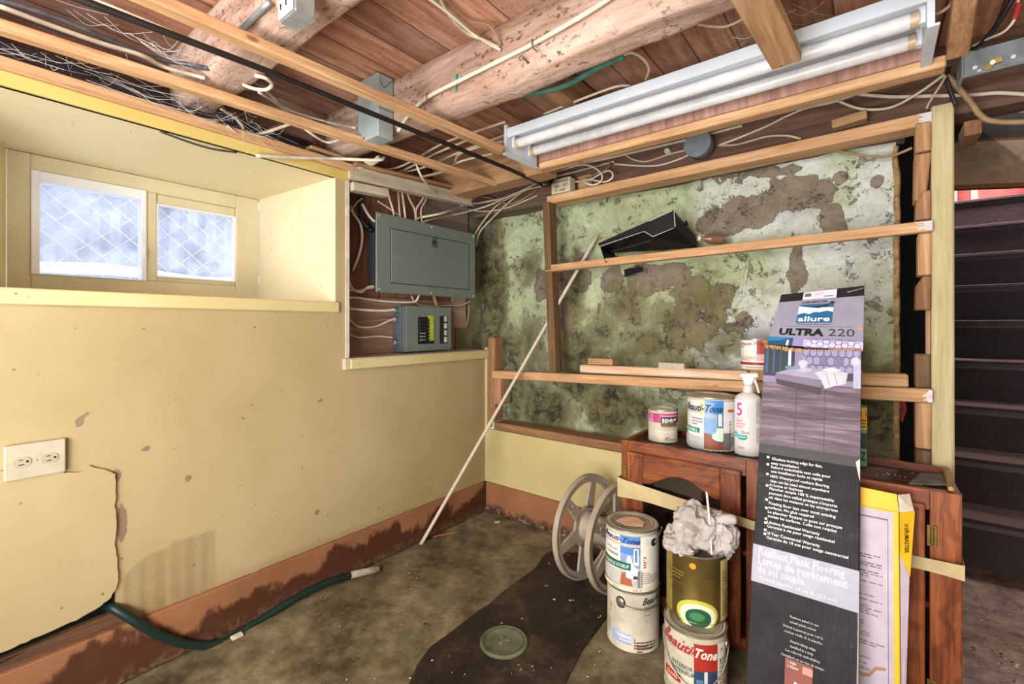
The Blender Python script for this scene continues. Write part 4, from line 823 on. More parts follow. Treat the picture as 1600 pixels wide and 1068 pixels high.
CX0, CX1, CY0, CY1, CZ = .98, 1.888, -.345, -.045, .61
cb = thing('oak_cabinet', (1.434, -.2, 0), 'oak wall cabinet with two arched glass doors standing on the floor', 'cabinet')
MB().box((CX0, CY0+.02, .004), (CX0+.016, CY1, CZ-.002)).build('side_panel', oak('z'), cb, bevel=.001)
MB().box((CX1-.016, CY0+.02, .004), (CX1, CY1, CZ-.002)).build('side_panel', oak('z'), cb, bevel=.001)
MB().box((CX0+.016, CY0+.02, .575), (CX1-.016, CY1-.012, .587)).build('top_panel', wood('dusty_cabinet_top', '#43291f', '#5d3f31', '#7a6154', 'x', dirt=.5), cb)
MB().box((CX0+.016, CY1-.012, .02), (CX1-.016, CY1, CZ-.002)).build('back_panel', oak('x', 1), cb)
MB().box((CX0+.016, CY0+.02, .03), (CX1-.016, CY1-.012, .045)).build('bottom_panel', oak('x', 1), cb)
MB().box((CX0+.016, CY0+.04, .29), (CX1-.016, CY1-.012, .305)).build('shelf', oak('x', 1), cb)
for x0, x1 in ((CX0, CX0+.038), (1.400, 1.440), (CX1-.060, CX1)): MB().box((x0, CY0, .004), (x1, CY0+.02, CZ)).build('frame_stile', oak('z'), cb, bevel=.0015)
for x0, x1 in ((CX0+.038, 1.400), (1.440, CX1-.060)):
    for z0, z1 in ((.558, CZ), (.004, .045)): MB().box((x0, CY0, z0), (x1, CY0+.02, z1)).build('frame_rail', oak('x'), cb, bevel=.0015)
mb = MB(); mb.box((CX0, CY0+.001, CZ-.014), (CX1, CY0+.019, CZ+.0005)).build('chipped_edge', oak('x', 1), cb)
k = N('smoky_cabinet_glass'); tr = k.n('ShaderNodeBsdfTransparent'); tr.inputs[0].default_value = (.75, .76, .74, 1); gl = k.n('ShaderNodeBsdfGlossy'); gl.inputs['Roughness'].default_value = .08; gl.inputs[0].default_value = (.8, .8, .75, 1)
m1 = k.n('ShaderNodeMixShader'); m1.inputs[0].default_value = .13; k.l(tr.outputs[0], m1.inputs[1]); k.l(gl.outputs[0], m1.inputs[2]); k.l(m1.outputs[0], k.out.inputs[0]); GLS = k.m
def door(x0, x1, hinge_x):
    z0, z1, sw = .032, .575, .060; ya, yb = -.365, -.3455
    mb = MB(); mb.box((x0, ya, z0), (x0+sw, yb, z1)); mb.box((x1-sw, ya, z0), (x1, yb, z1))
    d = mb.build('door', oak('z'), cb, bevel=.004, seg=2)
    MB().box((x0+sw, ya+.0005, z0), (x1-sw, yb, z0+sw)).build('door_rail', oak('x'), d, bevel=.003); mb = MB()
    a0, a1 = x0+sw, x1-sw; pts = []
    for i in range(25):
        t = i/24; sh = .07; base = z1-.104
        zz = base if t < sh or t > 1-sh else base+.046*sin(pi*(t-sh)/(1-2*sh))**1.3
        pts.append((a0+(a1-a0)*t, ya+.0005, zz))
    mb.prism([(a0, ya+.0005, z1)]+pts+[(a1, ya+.0005, z1)], (0, yb-ya-.0005, 0))
    mb.build('door_rail', oak('x'), d, bevel=.003)
    m = MB(); m.box((x0+.012, ya-.003, z0+.012), (x0+.016, ya+.001, z1-.012)); m.box((x1-.016, ya-.003, z0+.012), (x1-.012, ya+.001, z1-.012)); m.box((x0+.012, ya-.003, z1-.016), (x1-.012, ya+.001, z1-.012))
    m.build('door_moulding', oak('z'), d, bevel=.001)
    MB().box((a0-.006, -.352, z0+sw-.006), (a1+.006, -.349, z1-.045)).build('glass_pane', GLS, d)
    for hz in (.495, .10):
        m = MB(); m.box((hinge_x-.010, -.3495 if 0 else -.350, hz-.027), (hinge_x+.010, -.345, hz+.027)); m.tube([(hinge_x, -.352, hz-.022), (hinge_x, -.352, hz+.022)], .0042, 8); m.build('hinge', plain('antique_brass', '#7d6536', .45, .7), d, bevel=.001)
door(1.010, 1.388, 1.001); door(1.450, 1.818, 1.832)
TAPE = plain('yellowed_masking_tape', '#b3a278', .6, 0, .08, 12)
mb = MB(); xs = lines([.977, 1.8895], .02); top = []; bot = []
for x in xs:
    t = (x-.975)/(1.892-.975); top.append(V((x, -.3685+.0015*sin(x*30), .478-.045*min(1, t*2)**.8+.012*max(0, t-.5)*2))); bot.append(V((x, -.3685, .408+.003*sin(x*25))))
for i in range(len(xs)-1): mb.add([bot[i], bot[i+1], top[i+1], top[i]], [(0, 1, 2, 3)])
mb.add([top[-1], bot[-1], (1.892, -.05, .412), (1.892, -.05, .446)], [(0, 1, 2, 3)]); mb.add([top[0], bot[0], (.976, -.05, .408), (.976, -.05, .472)], [(0, 1, 2, 3)])
o = mb.build('masking_tape', TAPE); m_ = o.modifiers.new('s', 'SOLIDIFY'); m_.thickness = .0008; tag(o, 'band of cream masking tape wrapped around the oak cabinet doors', 'tape')
# things lying on the cabinet top
mb = MB().prism([P(1420, 757, z=.592), P(1490, 759, z=.592), P(1487, 744, z=.592), P(1440, 741, z=.592)], (0, 0, .006)); o = mb.build('shingle_scrap', plain('grey_weathered_scrap', '#77736a', .85, 0, .2, 20, .4)); tag(o, 'grey flat scrap lying on the right end of the oak cabinet', 'scrap')
lumber('wood_sliver', P(1478, 732, z=.612)+V((0, 0, .0)), P(1486, 764, z=.622), .012, .012, pine('y'), 'thin wood sliver leaning at the right back corner of the oak cabinet', 'batten')
mb = MB()
for i in range(60):
    x = random.uniform(1.45, 1.84); y = random.uniform(-.32, -.07); s_ = random.uniform(.001, .004); mb.box((x, y, .5875), (x+s_, y+s_*1.5, .5875+s_*.6))
tag(mb.build('plaster_crumbs', plain('plaster_crumbs', '#a3978a', .9, 0, .3)), 'plaster crumbs scattered over the oak cabinet top', 'debris', kind='stuff')

# ------------------------------------------------------------------ tins
def cyl(c, r, face=0.0):
    """label space on a tin: angle in degrees to the right of the camera side, height in metres"""
    c = V(c); d = V((CAM.x-c.x, CAM.y-c.y, 0)).normalized(); rt_ = V((-d.y, d.x, 0)); a0 = radians(face)
    return lambda off: (lambda a, b: c + (d*cos(radians(a)+a0) + rt_*sin(radians(a)+a0))*(r+off) + V((0, 0, b)))
PRN = {}
def ink(c, rough=.5, metal=0):
    if c in MC: return MC[c]
    if c not in PRN: PRN[c] = plain('ink_'+c.strip('#'), c, rough, metal, .05, 25)
    return PRN[c]
def paste(fn, items, parent, name='label', h=1.0, base=.0004, step=.00018, aspect=None):
    """items laid over one another: rect/poly/ell/text in label space, heights as fractions of h"""
    mb = MB(); mb.open = True; mats = []; 
    for n_, it in enumerate(items):
        f = fn(base+step*n_); kd = it[0]; c = it[-1]
        if c not in mats: mats.append(c)
        mi = mats.index(c); RF = (lambda m2: refine(m2, 4.0)) if aspect is None else (lambda m2: m2)
        if kd == 'rect': mb.plane_map(grid2d(it[1], it[2], it[3]*h, it[4]*h, max(1, int(abs(it[2]-it[1])/6)) if aspect is None else 1), f, mi)
        elif kd == 'poly': mb.plane_map(RF(poly2d([(a, b*h) for a, b in it[1]])), f, mi)
        elif kd == 'ell': mb.plane_map(RF(ell2d(it[1], it[2]*h, it[3], it[4]*h)), f, mi)
        elif kd == 'ring':
            n = 26; vs = [(it[1]+it[3]*cos(2*pi*i/n)*q, (it[2]+it[4]*sin(2*pi*i/n)*q)*h) for q in (1, it[5]) for i in range(n)]
            mb.plane_map((vs, [(i, (i+1) % n, n+(i+1) % n, n+i) for i in range(n)]), f, mi)
        elif kd == 'text':
            _, s_, x0, x1, y0, hh, kw, c_ = it; vs, fs = fit_text(s_, x0, x1, y0*h, hh*h, **{k_: v_ for k_, v_ in kw.items() if k_ != 'slope'})
            sl = kw.get('slope', 0)*h; vs = [(a, b+sl*(a-x0)/(x1-x0)) for a, b in vs]; mb.plane_map(RF((vs, fs)), f, mi)
        elif kd == 'lines':    # small print: rows of dashes
            _, x0, x1, y0, y1, rows, c_ = it
            for r_ in range(rows):
                yy = y1-(y1-y0)*(r_+.5)/rows; hh = (y1-y0)/rows*.28; x = x0; 
                while x < x1:
                    w_ = random.uniform(.05, .16)*(x1-x0); mb.plane_map(grid2d(x, min(x1, x+w_), (yy-hh)*h, (yy+hh)*h, 1), f, mi); x += w_*1.25
                    if random.random() < .08: break
    return mb.build(name, [ink(c) for c in mats], parent)
TIN = plain('scuffed_tin', '#9b968a', .38, .75, .15, 18); DUSTLID = plain('dusty_tin_lid', '#8d8674', .7, .2, .18, 14, .3); GOLD = plain('gold_lacquered_tin', '#93804a', .33, .85, .14, 10)
def tin(name, c, r, h, label, body, items, lidmat=None, bail=None, face=0, open_top=False, dirt=None, ears=None):
    g = thing(name, c, label, 'paint can'); c = V(c)
    MB().lathe([(r-.004, 0), (r, .002), (r+.0012, .004), (r, .007), (r, h-.007), (r+.0012, h-.004), (r, h-.002), (r-.002, h-.0005)] + ([(r-.010, h-.001), (r-.012, h-.006)] if not open_top else [(r-.003, h-.004), (r-.004, .01)]), c, 48, 0).build('body', body, g, smooth='auto')
    lid = MB().lathe([(r+.0014, h-.0045), (r+.0022, h-.003), (r+.0018, h), (r-.003, h+.0008), (r-.006, h-.002), (r-.010, h-.0005)] if not open_top else [(r+.0010, h-.004), (r+.002, h-.001), (r, h), (r-.003, h-.002)], c, 48, 0, cap=False); lid.open = True; lid.build('rim', TIN, g, smooth='auto')
    if not open_top:
        rl = r-.0105; lb = MB().lathe([(rl, h-.006), (rl, h-.0005), (rl-.003, h+.0012), (rl-.006, h+.0005), (rl-.009, h-.003), (0, h-.0028)], c, 44, 0, cap=False); lb.open = True; L_ = lb.build('lid', lidmat or DUSTLID, g, smooth='auto')
        g['_'] = 0; del g['_']
    fn = cyl(c, r, face); paste(fn, items, g, h=h)
    if bail:
        a0, drop, sgn, col = bail; f = fn(.004); pts = []
        A_, B_ = f(a0[0], h*.80), f(a0[1], h*.80); mid = (A_+B_)/2; m_out = (mid-c); m_out.z = 0
        for i in range(25):
            t = pi*i/24; aa = a0[0]+(a0[1]-a0[0])*i/24; q = fn(.005+.006*sin(t))(aa, h*.80-drop*sin(t)); pts.append(q)
        MB().tube(pts, .0019, 7).build('handle', TIN, g, smooth=True)
        for A in (a0[0], a0[1]):
            q = fn(0)(A, h*.80); ax = (q-c); ax.z = 0; ax.normalize(); M_ = ax.to_track_quat('Z', 'Y').to_matrix()
            MB().lathe([(.013, -.001), (.013, .002), (.009, .0045), (0, .005)], q, 18, 0, M_).build('handle_ear', plain('black_ear', '#1f1e1e', .45) if col == 'k' else TIN, g, smooth='auto')
    return g
R1 = .0835; H1 = .190
IV = plain('ivory_tin_paint', '#c2bba8', .45, 0, .06, 9); IVD = plain('soiled_ivory_tin', '#bdb6a2', .5, 0, .12, 12)
bleft = [('rect', -85, -25, .13, .90, '#d9d7cf'), ('rect', -25, 18, .10, .92, '#7f97b8'), ('rect', -25, 18, .62, .92, '#4d7dc0'), ('rect', -25, 18, .74, .79, '#b9b3a4'), ('rect', -85, -25, .74, .79, '#b9b09c'),
         ('rect', 4, 14, .45, .72, '#dfe6ee'), ('rect', 6, 12, .50, .70, '#5b7fae'), ('rect', -25, 18, .10, .40, '#a9b3b6'), ('poly', [(-25, .10), (2, .10), (-4, .34), (-22, .30)], '#a2583c'), ('poly', [(-12, .24), (10, .20), (14, .38), (4, .44), (-3, .60), (-9, .60), (-12, .40)], '#e3e6e4'),
         ('poly', [(2, .22), (14, .22), (15, .27), (4, .28)], '#46453f'), ('rect', -85, -25, .10, .33, '#b6b4ae'), ('rect', 18, 85, .08, .92, '#dedbd2'), ('rect', 12, 22, .08, .36, '#7d7b76'),
         ('text', 'Beauti-Tone', -74, 17, .82, .085, dict(shear=.45, bold=.02, slope=-.02), '#1d2f63'), ('rect', -80, -2, .36, .48, '#14564c'), ("text", "COQUILLE D'OEUF", -74, -6, .39, .055, dict(bold=.005), '#e9eee6'),
         ('text', 'INTERIEUR', -60, -29, .55, .045, dict(), '#3b3b3c'), ('text', 'LATEX 100%', -62, -29, .64, .04, dict(), '#7c7c7c'), ('lines', 22, 70, .14, .34, 6, '#9b9890'), ('lines', 24, 30, .40, .60, 5, '#b04038'),
         ('rect', -85, 85, .015, .085, '#d3cab2'), ('text', '3,61 L', 2, 20, .03, .035, dict(), '#2a2a2a'), ('text', 'BASE', -40, -26, .03, .03, dict(), '#6a6a6a')]
c1 = P(990, 1022, z=0); c1 = V((1.087, -.486, 0))
tin('paint_can', c1, R1, H1, 'ivory paint can with a dark round globe mark, under the lidded stack beside the reel', IVD,
    [('ell', -27, .80, 11.5, .10, '#23282a'), ('ell', -29, .82, 6, .05, '#8fa0a0'), ('poly', [(-34, .77), (-20, .74), (-22, .78), (-32, .80)], '#9fb0ae'), ('text', 'Beauti', 20, 66, .81, .11, dict(shear=.45, bold=.02, slope=.02), '#1c2226'), ('rect', 24, 60, .73, .78, '#8d8471'), ('lines', 24, 40, .62, .72, 3, '#8a8072'),
     ('lines', -48, 18, .50, .72, 8, '#bdb8a6'), ('rect', -52, -2, .12, .32, '#bfcadb'), ('lines', -50, -4, .13, .31, 7, '#6c7fa5'), ('rect', -72, -56, .20, .42, '#9aa08a'), ('lines', -56, -52, .55, .72, 6, '#b24a3e'), ('lines', 2, 50, .08, .26, 4, '#5f554c'), ('lines', 8, 44, .02, .16, 3, '#6e3a38')], bail=((-27, 60), .006, 1, 't'))
g = tin('paint_can', c1+V((-.004, .0, H1+.002)), R1, H1, 'closed can with blue picture label, pinkish sticker on its lid', IV, bleft, bail=((52, 120), -.03, 1, 'k'))
cc = c1+V((-.004, 0, H1*2+.003)); st_ = MB(); st_.prism([cc+V(q) for q in ((-.042, -.03, 0), (.0, -.046, 0), (.046, -.020, 0), (.040, .012, 0), (.006, .035, 0), (-.03, .018, 0))], (0, 0, .0012)); st_.build('sticker', plain('pinkish_sticker', '#cfa98a', .7), g)
c2 = V((1.312, -.570, 0))
tin('paint_can', c2, R1, H1, 'rust-flecked paint can with red script and red panel, under the gold can', IVD,
    [('rect', -2, 42, .05, .90, '#2b3f5c'), ('rect', -2, 42, .52, .90, '#9f2b22'), ('rect', 16, 22, .05, .52, '#c9cdd0'), ('rect', 2, 14, .12, .40, '#4e7a9a'), ('rect', 24, 40, .08, .34, '#5b4a44'), ('rect', 42, 62, .05, .90, '#d9d2c3'),
     ('rect', -72, -2, .72, .77, '#a3967e'), ('text', 'Beauti-', -72, 3, .78, .13, dict(shear=.45, bold=.025, slope=-.06), '#a3242a'), ('text', 'Tone', 0, 41, .72, .13, dict(shear=.45, bold=.03, slope=-.04), '#e2d6c6'), ('text', 'INTERIOR', -44, -4, .50, .055, dict(bold=.015, slope=-.01), '#5c6a60'), ('text', 'EXTERIEUR', -46, 0, .42, .055, dict(bold=.015, slope=-.01), '#5c6a60'),
     ('rect', -64, -26, .26, .37, '#9f2d22'), ('text', 'GLOSS', -58, -32, .29, .05, dict(bold=.005), '#ecdccb'), ('rect', -70, -10, .06, .16, '#c6bda8'), ('lines', -66, -10, .07, .15, 3, '#7b7468'), ('lines', 45, 80, .20, .70, 9, '#9d917e'),
     ('ell', -52, .93, 4, .04, '#8a5a2a'), ('ell', 50, .82, 1.5, .02, '#7a4a22'), ('ell', 47, .66, 1.5, .02, '#7a4a22'), ('ell', -20, .88, 1.2, .015, '#7a4a22'), ('ell', 56, .35, 2, .03, '#7a4a22')], bail=((-78, 78), .095, 1, 't'), open_top=False)
g = tin('paint_can', V((1.300, -.520, H1+.002)), R1, H1, 'gold metallic can with green round logo and white rag on top', GOLD,
    [('rect', -80, -50, .05, .95, '#7f6c2c'), ('ell', 2, .14, 40, .22, '#b7b44c'), ('ell', 3, .12, 34, .185, '#d8d7b6'), ('ell', 4, .10, 24, .14, '#1f5138'), ('ell', 2, .12, 14, .06, '#3f7a4a'), ('text', 'CABINET', -56, -22, .40, .055, dict(), '#4a3f1c'), ('text', 'Satin', -58, -20, .52, .07, dict(shear=.4), '#5d5022'), ('rect', -70, -22, .66, .69, '#6b5c27'), ('lines', -60, -20, .60, .80, 4, '#6f6029'),
     ('ell', -6, .86, 6, .045, '#c58a1e'), ('rect', 48, 82, .04, .94, '#b7a76a'), ('lines', 54, 80, .10, .80, 14, '#6f6333')], open_top=True)
MB().lathe([(.0, .0), (.078, .001), (.078, .003), (0, .004)], V((1.300, -.520, H1*2-.03)), 36, 0).build('contents', plain('dried_paint', '#8e8572', .8), g)
# tins up on the cabinet and the rail
p = P(1032, 692, z=.588); cB = V((p.x-.01, p.y+.052, .588))
tin('paint_can', cB, .0545, .124, 'small quart can with magenta and black label on the left of the oak cabinet', IV,
    [('rect', -85, 88, .62, .90, '#a83a72'), ('rect', -85, -38, .62, .90, '#b86a93'), ('rect', -8, 60, .55, .80, '#2c211d'), ('rect', -8, 60, .49, .555, '#8a6240'), ('text', 'BEHR', -2, 42, .64, .115, dict(bold=.012), '#f0eee8'), ('rect', 43, 56, .68, .75, '#cfcac0'), ('text', 'PREMIUM', -3, 52, .58, .04, dict(), '#b9a88a'), ('lines', -10, 60, .80, .86, 2, '#d9a7c2'),
     ('text', 'Ultra Pure White', -18, 52, .42, .045, dict(), '#77736c'), ('lines', -14, 50, .22, .38, 3, '#bdbab2'), ('lines', 8, 52, .10, .20, 3, '#55524e'), ('rect', -30, 34, -.005, .02, '#1c1a18'), ('lines', -80, -42, .66, .74, 2, '#e2c0d2')], lidmat=plain('light_lid', '#c2bdb2', .5))
p = P(1113, 706, z=.588); cG = V((p.x-.022, p.y+.078, .588))
tin('paint_can', cG, .0835, .190, 'large can with blue bathroom picture label beside the spray bottle', IV,
    [('rect', -90, -18, .05, .93, '#dedcd6'), ('rect', -90, -12, .70, .735, '#b8b5ad'), ('rect', -18, 26, .05, .95, '#7fa3d0'), ('poly', [(-18, .95), (26, .95), (26, .70), (4, .70), (-2, .80), (8, .90)], '#3f86cc'), ('rect', -18, 26, .62, .70, '#9fb2c4'), ('rect', -28, -16, .66, .95, '#d8c3a0'),
     ('rect', 12, 24, .46, .72, '#46586a'), ('rect', 14, 22, .48, .71, '#dfe9ea'), ('poly', [(-18, .05), (26, .05), (26, .22), (6, .24), (-4, .34), (-18, .34)], '#8f5240'), ('poly', [(0, .26), (24, .14), (26, .44), (12, .46), (8, .36), (2, .34)], '#cfe0d2'), ('poly', [(4, .22), (20, .13), (26, .16), (26, .20)], '#4a5a58'), ('rect', 26, 44, .05, .36, '#6d6763'), ('rect', 26, 70, .36, .93, '#d9d8d4'), ('rect', 16, 22, .09, .16, '#b5303a'),
     ('text', 'Beauti-Tone', -72, 24, .74, .13, dict(shear=.45, bold=.02), '#1d3049'), ('lines', -50, -20, .46, .62, 3, '#9b9cae'), ('rect', -82, -28, .33, .42, '#1c7d70'), ('text', 'EGGSHELL', -78, -32, .35, .05, dict(bold=.015), '#e6f0ea'), ('rect', -90, -20, .05, .26, '#b7b9bd'), ('rect', 36, 52, .74, .79, '#c8552e'), ('lines', 40, 44, .30, .58, 7, '#51415a'), ('lines', 42, 62, .10, .28, 6, '#4a5a80'), ('text', 'LATEX PAINT', -50, 44, .0, .04, dict(), '#2a2a30'), ('ell', 66, .77, 7, .07, '#4a4a4a')], lidmat=plain('rusty_cream_lid', '#b9ab95', .7, .1, .2, 20))
p = P(1180, 580, y=.0); cS = V((p.x, .026, .864))
tin('paint_can', cS, .0545, .118, 'small paint can standing on the rail board with a dark red label band', IV,
    [('rect', -90, 88, .05, .95, '#ddd9cf'), ('rect', 0, 70, .52, .95, '#a3423c'), ('poly', [(20, .95), (70, .95), (70, .60), (34, .66)], '#b98850'), ('rect', -85, 85, .17, .26, '#9c2a30'), ('rect', -2, 60, .30, .52, '#c9a49c'), ('text', 'Beauti-Tone', -70, 30, .80, .09, dict(shear=.4, bold=.015), '#6a2326'), ('lines', -70, -4, .70, .77, 2, '#77716a'), ('lines', -66, 50, .30, .44, 3, '#c07f7a'), ('lines', -40, 40, .08, .13, 1, '#8b8578')], lidmat=plain('light_lid', '#c2bdb2', .5))
# spray bottle
WP = plain('white_bottle_plastic', '#cfccc8', .35, 0, .03, 5); p = P(1171, 714, z=.588); bc = V((p.x-.010, p.y+.030, .588)); g = thing('spray_bottle', bc, 'white trigger spray bottle with a pink 5 on it, on the oak cabinet', 'spray bottle')
fnb = cyl(bc, 1.0); dv = V((CAM.x-bc.x, CAM.y-bc.y, 0)).normalized(); rv = V((-dv.y, dv.x, 0)); AXM = Matrix((rv, dv, V((0, 0, 1)))).transposed()
def oval(prof, c, ky, n=36, mi=0):
    mb = MB().lathe(prof, (0, 0, 0), n, mi); mb.v = [c + AXM @ V((v.x, v.y*ky, v.z)) for v in mb.v]; return mb
oval([(.036, 0), (.042, .004), (.043, .02), (.043, .175), (.042, .190), (.036, .203), (.024, .211), (.015, .215), (.0135, .222)], bc, .72).build('bottle_body', WP, g, smooth='auto')
oval([(.0165, .215), (.0165, .236), (.015, .238), (.012, .242)], bc, 1.0).build('collar', WP, g, smooth='auto')
mb = MB(); mb.prism([bc+rv*a+dv*.011+V((0, 0, z)) for a, z in ((-.018, .262), (-.026, .272), (-.026, .280), (.030, .283), (.032, .268), (.020, .264), (.012, .240), (-.012, .240))], -dv*.022); mb.build('spray_head', WP, g, bevel=.003)
mb = MB(); mb.prism([bc+rv*a+dv*.005+V((0, 0, z)) for a, z in ((.012, .264), (.022, .266), (.030, .240), (.036, .215), (.030, .212), (.024, .236))], -dv*.010); mb.build('trigger', WP, g, bevel=.002)
fo = lambda off: (lambda a, b: bc + rv*(.043*sin(radians(a))) + dv*((.043*.72)*cos(radians(a))+off+.0004) + V((0, 0, b)))
paste(fo, [('rect', -62, -14, .60, .90, '#d9b9cf'), ('rect', -59, -16, .62, .88, '#e9e4e6'), ('text', '5', -54, -24, .64, .20, dict(bold=.03), '#c04f86'), ('lines', -56, -10, .44, .58, 3, '#cf93b4'), ('poly', [(-80, .37), (-52, .37), (-44, .33), (-6, .34), (-2, .30), (-12, .26), (-40, .26), (-56, .30), (-70, .30)], '#17807c'), ('poly', [(-76, .355), (-54, .355), (-46, .315), (-10, .325), (-8, .295), (-40, .275), (-56, .315), (-72, .315)], '#63c9c2'),
      ('text', '750 mL', -30, 6, .36, .04, dict(), '#3a4a5a'), ('text', 'Citron', -46, -16, .12, .04, dict(shear=.3), '#5a6a7a'), ('rect', 34, 66, .52, .90, '#b9b4b6'), ('lines', 35, 65, .54, .88, 14, '#8d888c'), ('rect', 34, 66, .20, .48, '#c3bec0'), ('lines', 35, 65, .22, .46, 10, '#8d888c'), ('rect', -3, -1, .60, .84, '#c9c2ca')], g, h=.215)
# green and yellow carton behind the flooring box
p = P(1346, 728, z=.588); g = thing('green_carton', (p.x-.01, p.y+.02, .588), 'narrow green and yellow carton half hidden behind the tall flooring box', 'carton')
MB().box((p.x-.045, p.y+.002, .588), (p.x+.014, p.y+.045, .775)).build('body', plain('green_card', '#5f9c72', .55, 0, .05), g, bevel=.001)
fq = lambda off: (lambda a, b: V((p.x-.045+a*.059, p.y+.002-off, .588+b)))
paste(fq, [('rect', .35, 1, .62, .98, '#d8a81e'), ('text', 'N 1', .55, .98, .84, .10, dict(bold=.03), '#b5321e'), ('rect', .5, 1, .30, .56, '#2c3f34'), ('text', 'EZ', .6, .95, .10, .14, dict(bold=.03), '#1c2c20'), ('lines', .5, .95, .64, .80, 3, '#7a3a1a')], g, h=.187)

# ------------------------------------------------------------------ flooring cartons
bx = thing('flooring_box', (1.57, -.62, 0), 'tall black and grey flooring carton with torn top, leaning on the cabinet', 'carton')
X0, X1 = 1.455, 1.688; PB = V((0, -.66, 0)); PT = V((0, -.36, .962)); up_ = (PT-PB).normalized(); nf = V((0, -up_.z, up_.y)); LH = (PT-PB).length; TH_ = .058
k = N('corrugated_black_print'); n = k.noise(9, detail=7, rough=.7); cor = k.n('ShaderNodeTexWave', wave_type='BANDS', bands_direction='X'); k.l(k.coords(), cor.inputs[0]); cor.inputs['Scale'].default_value = 40
col = k.ramp(n, [(.35, '#19191b'), (.58, '#29292c'), (.75, '#59575b')]); k.bump(cor.outputs['Fac'], .35, .0015); BOXB = k.fin(col, .6, 0, .2)
CARD = plain('brown_corrugated_card', '#a57f52', .85, 0, .15, 40, .5)
MB().prism([V((X0, 0, 0))+PB, V((X1, 0, 0))+PB, V((X1, 0, 0))+PT, V((X0, 0, 0))+PT], -nf*TH_).build('box_body', BOXB, bx, bevel=.002)
def fbox(off): return lambda a, b: V((X0+(X1-X0)*a, PB.y, 0)) + up_*b + nf*off
def sz(u, v):   # place on the front of the box as (across 0-1, distance up it)
    q = PP(u, v, PB, nf); return ((q.x-X0)/(X1-X0), (q-V((q.x, PB.y, 0))).dot(up_))
it = []
hp = sz(1265, 700)[1]; L = LH
yy = lambda u, v: sz(u, v)[1]
PUR, PUR2 = '#6b5566', '#5b4757'
ph0 = yy(1265, 703)   # bottom of the printed picture
k = N('plank_print'); st_ = (5, 40, 90); n = k.noise(1.6, (4, 30, 60), 5, .7, .3); MC['plank'] = k.fin(k.ramp(n, [(.35, '#3f323d'), (.5, '#5d4c59'), (.65, '#83737f')]), .5)
it += [('rect', 0, 1, ph0, L, 'plank'), ('rect', 0, 1, yy(1265, 600), L, '#7f7898'), ('rect', 0, .34, yy(1265, 590), L, '#22303c'), ('rect', .02, .05, yy(1265, 585), L, '#37506a'), ('rect', .10, .12, yy(1265, 585), L, '#37506a'), ('rect', .18, .19, yy(1265, 585), L, '#37506a'), ('rect', .27, .30, yy(1265, 572), L, '#c7dfe0'), ('rect', .24, .34, yy(1265, 578), yy(1265, 573), '#5c7f8a'), ('rect', .42, .98, yy(1265, 582), L, '#8f89ab')]
import itertools
hb = yy(1265, 582); rh = (L-hb)/2.6
for j in range(3):
    for i in range(8):
        cx = .46+i*.072+(.036 if j % 2 else 0); 
        if cx < .97: it.append(('ring', cx, hb+rh*(j*.95+.4), .042, rh*.55, .82, '#55546e'))
it += [('rect', .60, .68, hb+rh*.9, hb+rh*1.7, '#6b6488'), ('rect', .76, .84, hb+rh*.9, hb+rh*1.7, '#6b6488'), ('rect', .48, .95, yy(1265, 592), yy(1265, 580), '#3a3044'), ('rect', .40, .46, yy(1265, 596), yy(1265, 570), '#aba7bb'), ('rect', .93, 1.0, yy(1265, 602), yy(1265, 560), '#a1a1bd'), ('ell', .43, yy(1265, 568), .05, .010, '#b3afc2'), ('ell', .95, yy(1265, 562), .04, .012, '#b6b4cc'),
       ('poly', [(.14, yy(1222, 583)), (.62, yy(1290, 590)), (.62, yy(1290, 606)), (.14, yy(1222, 592))], '#70667c'), ('poly', [(.14, yy(1222, 592)), (.62, yy(1290, 606)), (.62, yy(1290, 618)), (.16, yy(1222, 600))], '#3a2e3c'), ('poly', [(.14, yy(1222, 583)), (.28, yy(1240, 577)), (.60, yy(1290, 577)), (.86, yy(1320, 584)), (.84, yy(1320, 592)), (.62, yy(1290, 594))], '#918ba2'),
       ('poly', [(.55, yy(1283, 582)), (.70, yy(1300, 578)), (.88, yy(1325, 583)), (.86, yy(1322, 600)), (.74, yy(1306, 604)), (.66, yy(1294, 608)), (.62, yy(1290, 594))], '#b5b3c0'), ('poly', [(.35, yy(1250, 579)), (.50, yy(1270, 575)), (.54, yy(1276, 579)), (.45, yy(1262, 582))], '#a5a1b4'), ('poly', [(.62, yy(1290, 578)), (.72, yy(1303, 574)), (.82, yy(1315, 579)), (.72, yy(1300, 581))], '#cfccda')]
for t_ in (.66, .74): it.append(('poly', [(t_, yy(1295, 582)), (t_+.01, yy(1295, 582)), (t_+.05, yy(1300, 603)), (t_+.04, yy(1300, 603))], '#8f8da0'))
random.seed(8); zb0, zt0 = ph0, yy(1265, 606)
for i in range(0):
    zz = zb0+(zt0-zb0)*random.random(); a = random.uniform(0, .8); w_ = random.uniform(.15, .5); a2 = min(1, a+w_); it.append(('poly', [(a, zz), (a2, zz+.010*(a2-a)), (a2, zz+.010*(a2-a)+.0022), (a, zz+.0022)], random.choice(['#7d6678', '#4d3b4a', '#877082', '#564453'])))
for fx_ in (.37, .66): it.append(('rect', fx_, fx_+.004, zb0, zt0, '#43343f'))
it.append(('rect', 0, 1, yy(1250, 716)-.0, ph0, '#242427'))
